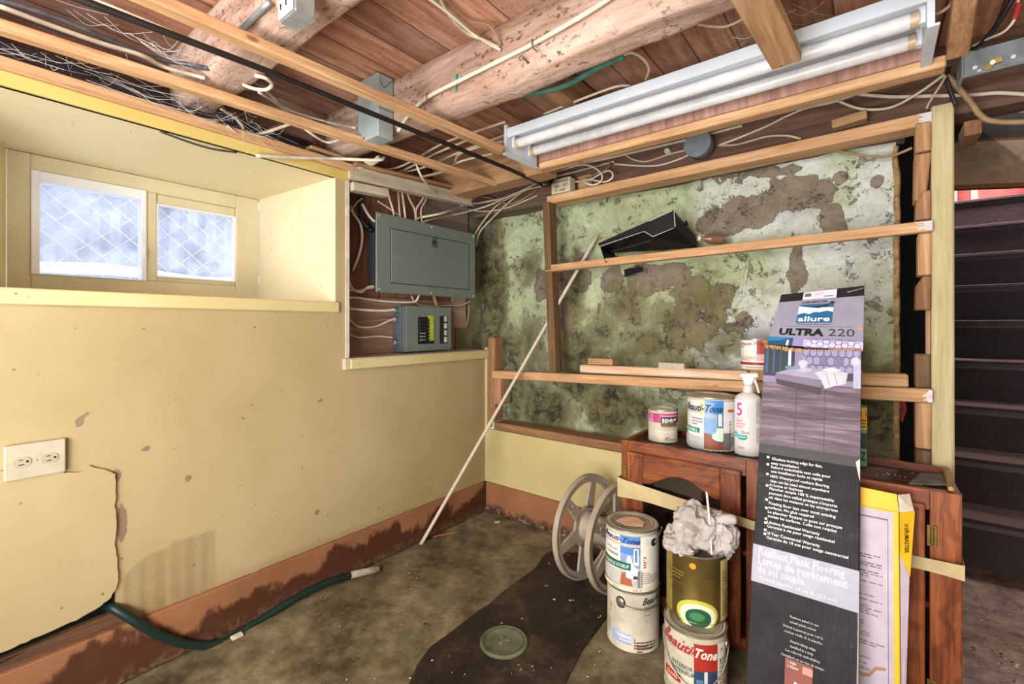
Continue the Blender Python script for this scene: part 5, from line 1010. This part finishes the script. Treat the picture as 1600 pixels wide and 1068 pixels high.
txt = [("Glueless locking edge for fast,", 155, 82+16, 232), ("easy installation", 152, 103+14, 130), ("Rebord emboîtable sans colle pour", 152, 122+12, 270), ("une installation facile et rapide", 152, 140+12, 234), ("100% Waterproof resilient flooring", 148, 160+13, 266), ("that can be used almost anywhere", 148, 180+13, 266), ("in home or business", 146, 197+13, 154), ("Plancher souple 100 % imperméable", 145, 212+14, 288), ("pouvant être utilisé presque n'importe", 143, 232+13, 304), ("où dans les maisons et les entreprises", 142, 250+13, 306),
       ("Floating floor lays over most existing", 142, 275+13, 296), ("surfaces. No glue required", 140, 293+13, 206), ("Le plancher flottant se pose sur presque", 138, 312+13, 326), ("toutes les surfaces. Colle non requise", 137, 330+13, 304), ("Lifetime Residential Warranty", 136, 356+14, 234), ("Garantie à vie pour usage résidentiel", 135, 373+14, 296), ("10 Year Commercial Warranty", 134, 404+13, 236), ("Garantie de 10 ans pour usage commercial", 132, 421+14, 352)]
for s_, x, y, w_ in txt:
    a, b = sz(1150+x/2.753, 680+y/2.753); it.append(('text', s_, a, a+w_/2.753/163*.985, b-.004, .0072, dict(bold=.010, res=2), '#e4e4e6'))
for i, y in enumerate((90, 121, 163, 212, 272, 308, 354, 371, 402, 419)):
    a, b = sz(1150+(139-i*1.6)/2.753, 680+(y+3)/2.753); it.append(('rect', a-.012, a+.014, b-.003, b+.003, '#e4e4e6'))
b1, b0 = sz(1177, 848)[1], sz(1172, 905)[1]; it.append(('rect', 0, 1, b0, b1, '#9a9cab'))
for s_, f_, x0, x1, hh in (("Resilient Plank Flooring", .74, .06, .88, .020), ("Lames de revêtement", .50, .06, .90, .020), ("de sol souple", .27, .06, .52, .020), ("Covers approx. 24 sq. ft. (2.2 m2)", .10, .08, .82, .008)): it.append(('text', s_, x0, x1, b0+(b1-b0)*f_, hh, dict(bold=.03, res=1), '#b4b6c2'))
for s_, x0, x1, v in (("Remove panel to see", .40, .66, 962), ("actual plank colour", .40, .64, 970), ("Retirez le panneau pour voir la", .34, .70, 979), ("couleur réelle de la planche.", .35, .70, 987), ("Interlocking edge", .41, .64, 1000), ("installed in a snap", .41, .62, 1008), ("Les rebords emboîtables", .37, .68, 1016), ("s'installent en un rien de temps.", .33, .72, 1025)): it.append(('text', s_, x0, x1, yy(1230, v), .0058, dict(bold=.01, res=1), '#b9b6b8'))
z_a, z_b = yy(1240, 1030), yy(1240, 1085); it += [('rect', .37, .62, z_b, z_a, '#7f3a28'), ('poly', [(.45, z_b+.012), (.62, z_b+.006), (.62, z_b+.02), (.46, z_b+.03)], '#d8cfc9'), ('rect', .53, .62, z_a-.022, z_a-.006, '#b98a78'), ('text', '1. Angle', .39, .47, z_a-.010, .006, dict(), '#eadfd8'), ('text', '2. Rabattre', .39, .49, z_a-.019, .006, dict(), '#eadfd8')]
it += [('poly', [(.96, yy(1340, 722)), (1, yy(1340, 716)), (1, yy(1340, 752)), (.985, yy(1340, 742))], '#b9b3ad'), ('poly', [(.99, b0), (1, b0), (1, .05), (.985, .2)], '#8a8685')]
paste(fbox, it, bx, 'printed_front', 1.0, base=.0006, step=.00004, aspect=1)
# folded back top part
q = [V((1.460, -.352, .975)), V((1.692, -.352, .962)), V((1.694, -.262, 1.146)), V((1.487, -.262, 1.128))]; nq = (q[1]-q[0]).cross(q[2]-q[0]).normalized(); nq = -nq if nq.y > 0 else nq; q[3].y = q[0].y - ((q[3].x-q[0].x)*nq.x+(q[3].z-q[0].z)*nq.z)/nq.y
fl_ = MB().prism(q, -nq*.03).build('torn_top_flap', BOXB, bx, bevel=.0015)
def ft(off): return lambda s_, t_: (q[0]*(1-s_)*(1-t_)+q[1]*s_*(1-t_)+q[2]*s_*t_+q[3]*(1-s_)*t_) + nq*off
paste(ft, [('rect', 0, 1, 0, .84, '#8b8a9b'), ('rect', 0, 1, .84, 1.0, '#1c1b1e'), ('poly', [(.80, .93), (.90, .95), (.99, .97), (.99, .955), (.9, .93), (.82, .91)], '#77746f'), ('rect', .29, .69, .845, .995, '#c9c8d3'), ('lines', .31, .39, .89, .97, 1, '#2c2c30'), ('rect', .315, .38, .90, .965, '#5d5c66'), ('lines', .54, .67, .87, .90, 1, '#3c3b48'), ('lines', .43, .60, .91, .97, 3, '#b0aec0'),
           ('rect', 0, 1, 0, .15, '#8a82ad'), ('rect', 0, .28, 0, .14, '#214a6e'), ('poly', [(0, .15), (.26, .15), (.12, .08), (0, .06)], '#2f78a8'), ('rect', .40, 1, 0, .12, '#c2bcd9'), ('rect', .21, .235, 0, .10, '#dfe6ea')] + [('ring', .45+.062*i, .055+.05*(i % 2), .038, .05, .84, '#5d5b76') for i in range(9)] +
          [('text', 'ULTRA', .10, .60, .195, .115, dict(bold=.05), '#141416'), ('text', '220', .645, .915, .20, .115, dict(), '#33333a'), ('text', 'Le revêtement de sol le plus facile à poser qui soit!', .10, .88, .345, .018, dict(res=1), '#2a2a3c'), ('text', 'The Easiest Floor Ever!', .28, .66, .382, .020, dict(res=1, bold=.01), '#24355a'),
           ('rect', .27, .67, .42, .75, '#215a86'), ('poly', [(.27, .57), (.34, .60), (.40, .575), (.46, .61), (.52, .60), (.60, .625), (.67, .60), (.67, .66), (.27, .73)], '#d9dbe6'), ('poly', [(.27, .60), (.67, .635), (.67, .68), (.52, .685), (.27, .72)], '#e4e2e8'), ('poly', [(.27, .725), (.48, .705), (.60, .735), (.645, .79), (.69, .76), (.66, .74), (.63, .755), (.60, .70), (.50, .675), (.42, .69)], '#26262c'),
           ('text', 'allure', .285, .645, .445, .085, dict(bold=.018), '#f0f0f4'), ('text', 'trafficMASTER', .29, .60, .775, .035, dict(bold=.02, res=1), '#2a2632'), ('poly', [(.93, .32), (.95, .35), (.99, .31), (.96, .29)], '#c98a5a')], fl_, 'printed_flap', 1.0, base=.0006, step=.00005, aspect=1)
mb = MB(); random.seed(3); N_ = 46
for i in range(N_):
    s_ = i/(N_-1); s2 = (i+1)/(N_-1); base = V((X0+(X1-X0)*s_, -.3605-.0012, .962+.010*max(0, 1-s_*6)+.004*sin(s_*9))); hh = random.uniform(.005, .011) if s_ < .7 else random.uniform(.002, .005)
    mb.box((base.x, base.y-.001, base.z-hh), (base.x+(X1-X0)/N_*random.uniform(.45, .95), base.y+.012, base.z+random.uniform(.001, .004)))
mb.build('torn_card_edge', CARD, bx)
# second carton
b2 = thing('instruction_carton', (1.67, -.53, 0), 'yellow edged carton with lavender printed instructions behind the flooring box', 'carton')
A0_, A1_ = 1.60, 1.765; Pb, Pt = V((0, -.545, 0)), V((0, -.435, .566)); u2 = (Pt-Pb).normalized(); n2_ = V((0, -u2.z, u2.y)); L2 = (Pt-Pb).length; YC = plain('yellow_card', '#e2b01c', .5, 0, .05, 8)
bd = MB().prism([V((A0_, 0, 0))+Pb, V((A1_, 0, 0))+Pb, V((A1_, 0, 0))+Pt, V((A0_, 0, 0))+Pt], -n2_*.045).build('box_body', YC, b2, bevel=.002)
MB().prism([V((A0_, Pt.y, Pt.z)), V((A1_, Pt.y, Pt.z)), V((A1_-.004, Pt.y+.012, .606)), V((A0_, Pt.y+.012, .612))], (0, .002, 0)).build('top_flap', YC, b2)
fl2 = MB().prism([V((A1_+.001, Pt.y, Pt.z)), V((A1_+.030, Pt.y+.025, Pt.z+.002)), V((A1_+.022, Pt.y+.045, .604)), V((A1_-.002, Pt.y+.012, .605))], (0, .002, 0)).build('side_flap', plain('yellow_white_card', '#d9cfc0', .6), b2)
MB().prism([V((A1_+.001, Pt.y-.002, Pt.z)), V((A1_+.031, Pt.y+.023, Pt.z+.002)), V((A1_+.020, Pt.y-.02, .42)), V((A1_+.001, Pt.y-.02, .47))], (0, .002, 0)).build('side_flap_lower', YC, b2)
m = MB().prism([V((A1_+.001, Pb.y+.02, 0)), V((A1_+.006, Pb.y+.03, 0)), V((A1_+.019, Pt.y-.018, .42)), V((A1_+.001, Pt.y-.021, .47))], (0, .002, 0)); m.build('side_panel', plain('lavender_card', '#b7aab8', .6, 0, .04), b2)
def f2(off): return lambda a, b: V((A0_+(A1_-A0_)*a, Pb.y, 0)) + u2*b + n2_*off
t2 = [('rect', 0, .93, 0, L2-.004, '#b3a6b4'), ('rect', .865, .873, .0, L2-.022, '#5a5058'), ('rect', 0, .873, L2-.026, L2-.0225, '#5a5058'), ('rect', .0, .93, 0, .02, '#c0b4c0')]
random.seed(5); zz = L2-.11
while zz > .03:
    blk = random.choice((2, 3, 3, 4))
    for j in range(blk): t2.append(('lines', .12, random.uniform(.62, .83), zz-.004, zz, 1, '#5d515c' if zz < L2-.16 else '#2c2630')); zz -= .0058
    zz -= .008
t2 += [('poly', [(.48, .192), (.56, .180), (.64, .186), (.72, .205), (.84, .210), (.84, .204), (.73, .198), (.65, .178), (.56, .174), (.48, .186)], '#9a7550')]
paste(f2, t2, bd, 'printed_instructions', 1.0, base=.0006, step=.00003, aspect=1)
vs, fs, wd = text2d('trafficMASTER', 1.0, bold=.015); mb = MB(); mb.open = True
mb.plane_map((vs, fs), lambda a, b: V((A1_+.010+b*.012, Pt.y-.0165+b*.0098, .545-a*.012))); mb.build('side_text', ink('#241e12'), b2)

# ------------------------------------------------------------------ rag and stick on the gold can
def lump(mb, c, r, seed, amp=.28):
    nu, nv = 90, 56; b = len(mb.v)
    for j in range(nv+1):
        ph = pi*j/nv
        for i in range(nu):
            th = 2*pi*i/nu; d = V((sin(ph)*cos(th), sin(ph)*sin(th), cos(ph)))
            w3 = d+V((noise.noise(d*2+V((5, seed, 0))), noise.noise(d*2+V((9, 0, seed))), 0))*.5; f = 1 + amp*noise.noise(d*1.4+V((seed, 0, 0))) - .42*abs(noise.noise(w3*1.7+V((seed, 3, 0))))**.7 - .10*abs(noise.noise(w3*4.5+V((0, seed, 0))))**.8 + .012*noise.noise(d*14) + .18
            mb.v.append(V(c)+V((d.x*r[0], d.y*r[1], d.z*r[2]))*f)
    for j in range(nv):
        for i in range(nu): mb.f.append((b+j*nu+i, b+j*nu+(i+1) % nu, b+(j+1)*nu+(i+1) % nu, b+(j+1)*nu+i)); mb.mi.append(0)
mb = MB(); gc = V((1.300, -.520, .382))
lump(mb, gc+V((-.002, -.012, .052)), (.060, .055, .066), 1.0); lump(mb, gc+V((.056, .015, .035)), (.048, .042, .058), 4.0, .35); lump(mb, gc+V((-.050, -.040, .004)), (.032, .030, .026), 7.0); lump(mb, gc+V((-.064, -.020, .022)), (.022, .022, .024), 9.0); lump(mb, gc+V((-.018, -.062, .0)), (.030, .020, .018), 11.0)
mb.tube(smoothpts([gc+V((.050, .0, .075)), gc+V((.080, .012, .090)), gc+V((.105, .022, .092))], 5), [.018, .018, .017, .017, .016, .016, .015, .015, .014, .013, .010], 12)
k = N('white_rag_cloth'); k.bump(k.math('ADD', k.noise(22, detail=6), k.math('MULTIPLY', k.noise(120, detail=3), .3)), .8, .006); RAG = k.fin(k.ramp(k.noise(9), [(.3, '#978f8a'), (.6, '#b8b2ae'), (.8, '#cbc6c3')]), .95, 0, .1)
tag(mb.build('crumpled_rag', RAG, smooth=True), 'crumpled white rag stuffed on top of the gold can', 'rag')
tag(MB().tube([P(1104, 768, y=-.545), P(1109, 815, y=-.545), P(1112, 866, y=-.57)], .0032, 8).build('stir_stick', plain('white_painted_stick', '#d6d1cc', .5), smooth=True), 'thin white stick standing up out of the rag on the gold can', 'stick')
tag(MB().box((1.205, -.425, .21), (1.245, -.415, .33)).build('green_lid_box', plain('green_box', '#2a8a4e', .5)), 'small green box behind the stacked cans, against the cabinet', 'box')

# ------------------------------------------------------------------ cable reel
rl = thing('cable_reel', (.85, -.26, 0), 'empty beige plastic cable reel standing on the floor by the cabinet', 'reel')
RP = plain('beige_reel_plastic', '#9d917f', .5, 0, .08, 14)
nx = V((.992, -.120, .02)).normalized(); e1 = V((.12, .992, 0)).normalized(); e1 = (e1-nx*e1.dot(nx)).normalized(); e2 = nx.cross(e1)
c0 = V((.785, -.255, .209))
def flange(c, rot):
    mb = MB(); T = .011
    pl = lambda a, b, d=0: c+e1*a+e2*b+nx*d
    def annul(r0, r1, d0, d1, n=56, cx=0, cy=0):
        b = len(mb.v)
        for i in range(n):
            a = 2*pi*i/n
            for r_, d in ((r0, d0), (r1, d0), (r1, d1), (r0, d1)): mb.v.append(pl(cx+r_*cos(a), cy+r_*sin(a), d))
        for i in range(n):
            j = (i+1) % n
            for k_ in range(4): mb.f.append((b+i*4+k_, b+j*4+k_, b+j*4+(k_+1) % 4, b+i*4+(k_+1) % 4)); mb.mi.append(0)
    annul(.176, .207, -T/2, T/2); annul(.198, .2075, -T, T); annul(.018, .084, -T/2, T/2)
    for i in range(6):
        a = rot+2*pi*i/6; ca, sa = cos(a), sin(a); w0, w1 = .027, .019
        pr = [(.070, -w0), (.180, -w1), (.180, w1), (.070, w0)]
        if i == 2:
            annul(.008, .020, -T/2, T/2, 24, .150*ca, .150*sa); pr = [(.070, -w0), (.135, -w1), (.135, w1), (.070, w0)]
            mb.prism([pl(x*ca-y*sa, x*sa+y*ca, -T/2) for x, y in [(.163, -w1), (.180, -w1), (.180, w1), (.163, w1)]], nx*T)
        mb.prism([pl(x*ca-y*sa, x*sa+y*ca, -T/2) for x, y in pr], nx*T)
    return mb
flange(c0, .25).build('flange', RP, rl, bevel=.0015); flange(c0+nx*.150, .55).build('flange', RP, rl, bevel=.0015)
MR = nx.to_track_quat('Z', 'Y').to_matrix(); MB().lathe([(.018, 0), (.060, .002), (.058, .01), (.052, .03), (.050, .12), (.060, .148), (.018, .15)], c0, 40, 0, MR).build('hub', RP, rl, smooth='auto')
MB().lathe([(.060, -.018), (.064, -.012), (.066, 0), (.066, .003)], c0, 40, 0, MR).build('hub_face', RP, rl, smooth='auto')

# ------------------------------------------------------------------ black metal tray, bottle
BM = plain('glossy_black_metal', '#15171a', .25, .3, .2, 14, spec=.6); BMI = plain('black_inside', '#0e0f11', .5, .2)
tg = thing('metal_tray', P(1010, 400, y=-.01), 'black bent metal tray leaning on the middle rail', 'tray')
YF = -.030; a, b, c, d, e, f = [P(u, v, y=YF) for u, v in ((934, 380), (1052, 328), (1054, 355), (1020, 370), (1007, 362), (938, 386))]
MB().prism([a, b, c, d, e, f], (0, .002, 0)).build('front_flap', BM, tg, bevel=.0008)
gB, hB = P(1086, 367, y=.085), P(1090, 386, y=.085)
m = MB().add([b, c, hB, gB], [(0, 1, 2, 3)]); m.open = True; o = m.build('side_panel', BM, tg); o.modifiers.new('s', 'SOLIDIFY').thickness = .002
lb, rb_ = P(946, 408, y=YF+.0), P(1060, 392, y=YF)
m = MB().add([f, e, d, c, hB, V((f.x+.01, .085, f.z-.012)), lb, V((lb.x+.02, .085, lb.z-.004))], [(0, 1, 2, 3, 4, 5), (0, 5, 7, 6)]); m.open = True; o = m.build('tray_body', BMI, tg); o.modifiers.new('s', 'SOLIDIFY').thickness = .002
m = MB(); m.beam(P(955, 393, y=YF+.004), P(1018, 375, y=YF+.004), .002, .006); m.build('inner_lip', BM, tg)
m = MB().add([P(938, 386, y=YF), P(946, 410, y=YF-.004), P(969, 402, y=YF+.01), P(948, 396, y=YF+.02)], [(0, 1, 2, 3)]); m.open = True; o = m.build('bent_corner', BM, tg); o.modifiers.new('s', 'SOLIDIFY').thickness = .0015
m = MB(); WR = plain('bare_metal_chips', '#c9c9c4', .4, .4)
for p0_, p1_ in (((938, 384.5), (1006, 361.5)), ((1007, 361.5), (1020, 369.5)), ((1020, 369.5), (1053, 356)), ((1053, 330), (1055, 354)), ((1014, 345.6), (1050, 329))): m.beam(P(*p0_, y=YF-.001), P(*p1_, y=YF-.001), .0016, .0018, jit=.0004)
m.build('worn_edge', WR, tg)
m = MB(); m.beam(P(1071, 345, y=.03), P(1074, 352, y=.04), .002, .014); m.build('side_slot', BLACK, tg)
bt = thing('brown_bottle', P(1105, 378, y=.04), 'small brown bottle with white cap lying beside the black tray', 'bottle')
ax0 = P(1092, 372, y=.035); ax1 = P(1128, 374, y=.075); MM = (ax1-ax0).normalized().to_track_quat('Z', 'Y').to_matrix(); ln = (ax1-ax0).length
MB().lathe([(.008, .004), (.009, .02), (.020, .035), (.022, .05), (.022, ln), (.018, ln+.003)], ax0, 28, 0, MM).build('bottle_body', plain('brown_glass', '#6f5140', .25, 0, .1), bt, smooth='auto')
MB().lathe([(.0, -.006), (.006, -.006), (.012, -.004), (.012, .006), (.008, .008)], ax0, 24, 0, MM).build('cap', plain('white_cap', '#c9c2bb', .5), bt, smooth='auto')
o = MB().prism([P(975, 421, y=.10), P(1000, 417, y=.10), P(1003, 423, y=.10), P(990, 427, y=.10), P(976, 432, y=.10)], (0, .01, 0)).build('wall_hole', BLACK); tag(o, 'dark hole in the plaster just under the middle rail below the tray', 'hole')

# ------------------------------------------------------------------ leaning rod, hose, mat, drain
pts = []
for i in range(29):
    t = i/28; u = 657+(933-657)*t; v = 851+(368-851)*t; pz = P(u, v, y=-.492+.60*t+.30*t*(1-t)*1.0); pts.append(pz)
tag(MB().tube(pts, .0085, 12).build('leaning_rod', plain('off_white_rod', '#c2b5a3', .5, 0, .05, 20), smooth=True), 'long off-white rod leaning from the floor behind the wall stud', 'rod')
HG = plain('dark_green_hose', '#152a25', .4, 0, .15, 12); hp_ = [(168, 945, 'x', -.02), (182, 952, 'x', .015), (215, 972, 'x', .036), (255, 994, 'x', .038), (300, 1007, 'x', .038), (345, 1003, 'x', .038), (400, 972, 'x', .034), (455, 938, 'x', .033), (505, 912, 'x', .033), (552, 897, 'z', .012)]
g = thing('garden_hose', P(400, 975, x=.034), 'dark green garden hose coming out of the wall and along the baseboard', 'hose')
q = smoothpts([P(a, b, **{c: d}) for a, b, c, d in hp_], 6); MB().tube(q, .0125, 12).build('hose', HG, g, smooth=True)
e0 = P(548, 898, z=.013); e1_ = P(592, 888, z=.013); MB().tube([e0, e0.lerp(e1_, .5), e1_], [.0145, .0145, .0135], 12).build('fitting', plain('dirty_white_fitting', '#8d8473', .6, 0, .3, 30), g, smooth=True)
mt = [(952, 868), (860, 862), (850, 868), (837, 888), (812, 906), (785, 926), (765, 944), (750, 954), (735, 965), (704, 989), (672, 1012), (652, 1040), (640, 1068), (610, 1140), (600, 1250), (760, 1300), (850, 1120), (884, 1068), (907, 1021), (930, 990), (947, 966), (975, 930), (985, 890)]
k = N('grimy_vinyl_sheet'); n = k.noise(4, detail=9, rough=.7); n2 = k.noise(40, detail=5, rough=.7); col = k.ramp(k.math('ADD', k.math('MULTIPLY', n, .75), k.math('MULTIPLY', n2, .25)), [(.38, '#140f0c'), (.50, '#261d17'), (.60, '#43372b'), (.72, '#756852')]); k.bump(k.math('ADD', n, n2), .4, .004)
tag(MB().prism([P(u, v, z=.0) for u, v in mt], (0, 0, .0045)).build('floor_mat', k.fin(col, .6, 0, .4)), 'dark grimy sheet lying on the concrete with the round drain cap in it', 'mat')
dg = thing('drain_cap', (.772, -.777, .004), 'round grey-green drain cap set in the dark floor sheet', 'drain cap'); dc = V((.772, -.777, .004))
DGm = plain('grey_green_cap', '#5a5c48', .55, .0, .25, 20, .3); MB().lathe([(.078, 0), (.078, .005), (.072, .008), (.068, .006), (.0, .006)], dc, 44).build('cap', DGm, dg, smooth='auto')
MB().lathe([(.062, .006), (.064, .0075), (.066, .006)], dc, 40, cap=False).build('ridge', plain('dark_ridge', '#3a3b30', .6), dg)
m = MB()
for a in (.6, 2.7, 4.8): m.beam(dc+V((0, 0, .0075)), dc+V((.022*cos(a), .022*sin(a), .0075)), .007, .003)
m.build('wrench_slot', plain('pale_mark', '#74705d', .7), dg)
# crumbs, chips and splinters on the floor
random.seed(21); mb = MB(); cols = [plain('pale_chip', '#b9ac8e', .8), plain('dark_chip', '#2b2118', .9), plain('rust_chip', '#8a5230', .8)]
for i in range(240):
    u, v = (random.uniform(420, 950), random.uniform(830, 1066)) if i % 3 else (random.uniform(1500, 1600), random.uniform(900, 1066)); p = P(u, v, z=0)
    if p.x < .03: continue
    s_ = random.uniform(.0008, .0028)*(1.8 if random.random() < .06 else 1); a = random.uniform(0, pi); mb.beam(p+V((0, 0, .0055)), p+V((s_*2*cos(a), s_*2*sin(a), .0055)), s_, s_*.5+.0005, mi=random.choice((0, 0, 1, 1, 2)))
tag(mb.build('floor_debris', cols), 'small chips and crumbs scattered across the concrete floor', 'debris', kind='stuff')
tag(MB().beam(P(676, 838, z=.005), P(712, 831, z=.005), .006, .004).build('wood_splinter', plain('orange_splinter', '#a5652e', .7)), 'orange wood splinter on the floor by the foot of the rod', 'splinter')
tag(MB().prism([P(773, 815, z=.001), P(781, 814, z=.001), P(781, 816, z=.001), P(773, 817, z=.001)], (0, 0, .003)).build('paint_flake', plain('white_flake', '#d0c8b4', .8)), 'white paint flake on the floor near the room corner', 'flake')
p = P(372, 985, x=.06); tag(MB().box((p.x-.01, p.y-.02, .002), (p.x+.01, p.y+.012, .008)).build('paint_flake', plain('white_flake', '#d0c8b4', .8)), 'white flake lying by the green hose and the left baseboard', 'flake')
p = P(398, 897, x=.0); tag(MB().box((.0, p.y-.016, p.z-.014), (.004, p.y+.014, p.z+.014)).build('filler_patch', plain('grey_filler', '#a99f92', .8)), 'small grey filler patch just above the left baseboard', 'patch')

# ------------------------------------------------------------------ cobwebs
random.seed(12); CW = plain('cobweb_thread', '#cfccc8', .9)
def web(name, c, spread, n, label, dirx=(.3, 1, -.2)):
    mb = MB(); c = V(c)
    for i in range(n):
        a = c+V([random.gauss(0, s_) for s_ in spread]); b = a+V([random.gauss(0, s_*1.2) for s_ in spread])+V(dirx)*random.uniform(-.05, .12); m_ = (a+b)/2+V((0, 0, -random.uniform(.002, .03)))
        mb.tube(smoothpts([a, m_, b], 4), random.choice((.0002, .0003, .0005)), 4, cap=False)
    tag(mb.build(name, CW), label, 'cobweb', kind='stuff')
web('cobweb', P(125, 115, x=.05), (.03, .09, .015), 26, 'thick white cobweb over the dark sill at top left')
web('cobweb', P(240, 130, x=.08), (.04, .10, .015), 22, 'stringy cobweb between the strip and the dark sill, above the window')
web('cobweb', P(235, 60, z=1.78), (.03, .06, .015), 22, 'cobweb clinging to the cables near the near log joist')
web('cobweb', P(375, 190, x=.03), (.02, .05, .03), 30, 'hanging cobweb below the near log joist end')
web('cobweb', P(28, 440, x=-.50), (.03, .04, .02), 40, 'dusty cobweb in the lower left corner of the window')
web('cobweb', P(1185, 40, z=1.86), (.05, .03, .02), 25, 'faint cobweb in the dark above the light')

tag(MB().prism([P(1403, 607, y=.30), P(1412, 612, y=.30), P(1417, 640, y=.30), P(1410, 660, y=.30), P(1402, 648, y=.30)], (0, .02, 0)).build('red_scrap', plain('dark_red_scrap', '#8a2a1e', .8, 0, .3, 30, .5)), 'dark red scrap caught in the black hollow behind the pale post', 'scrap')
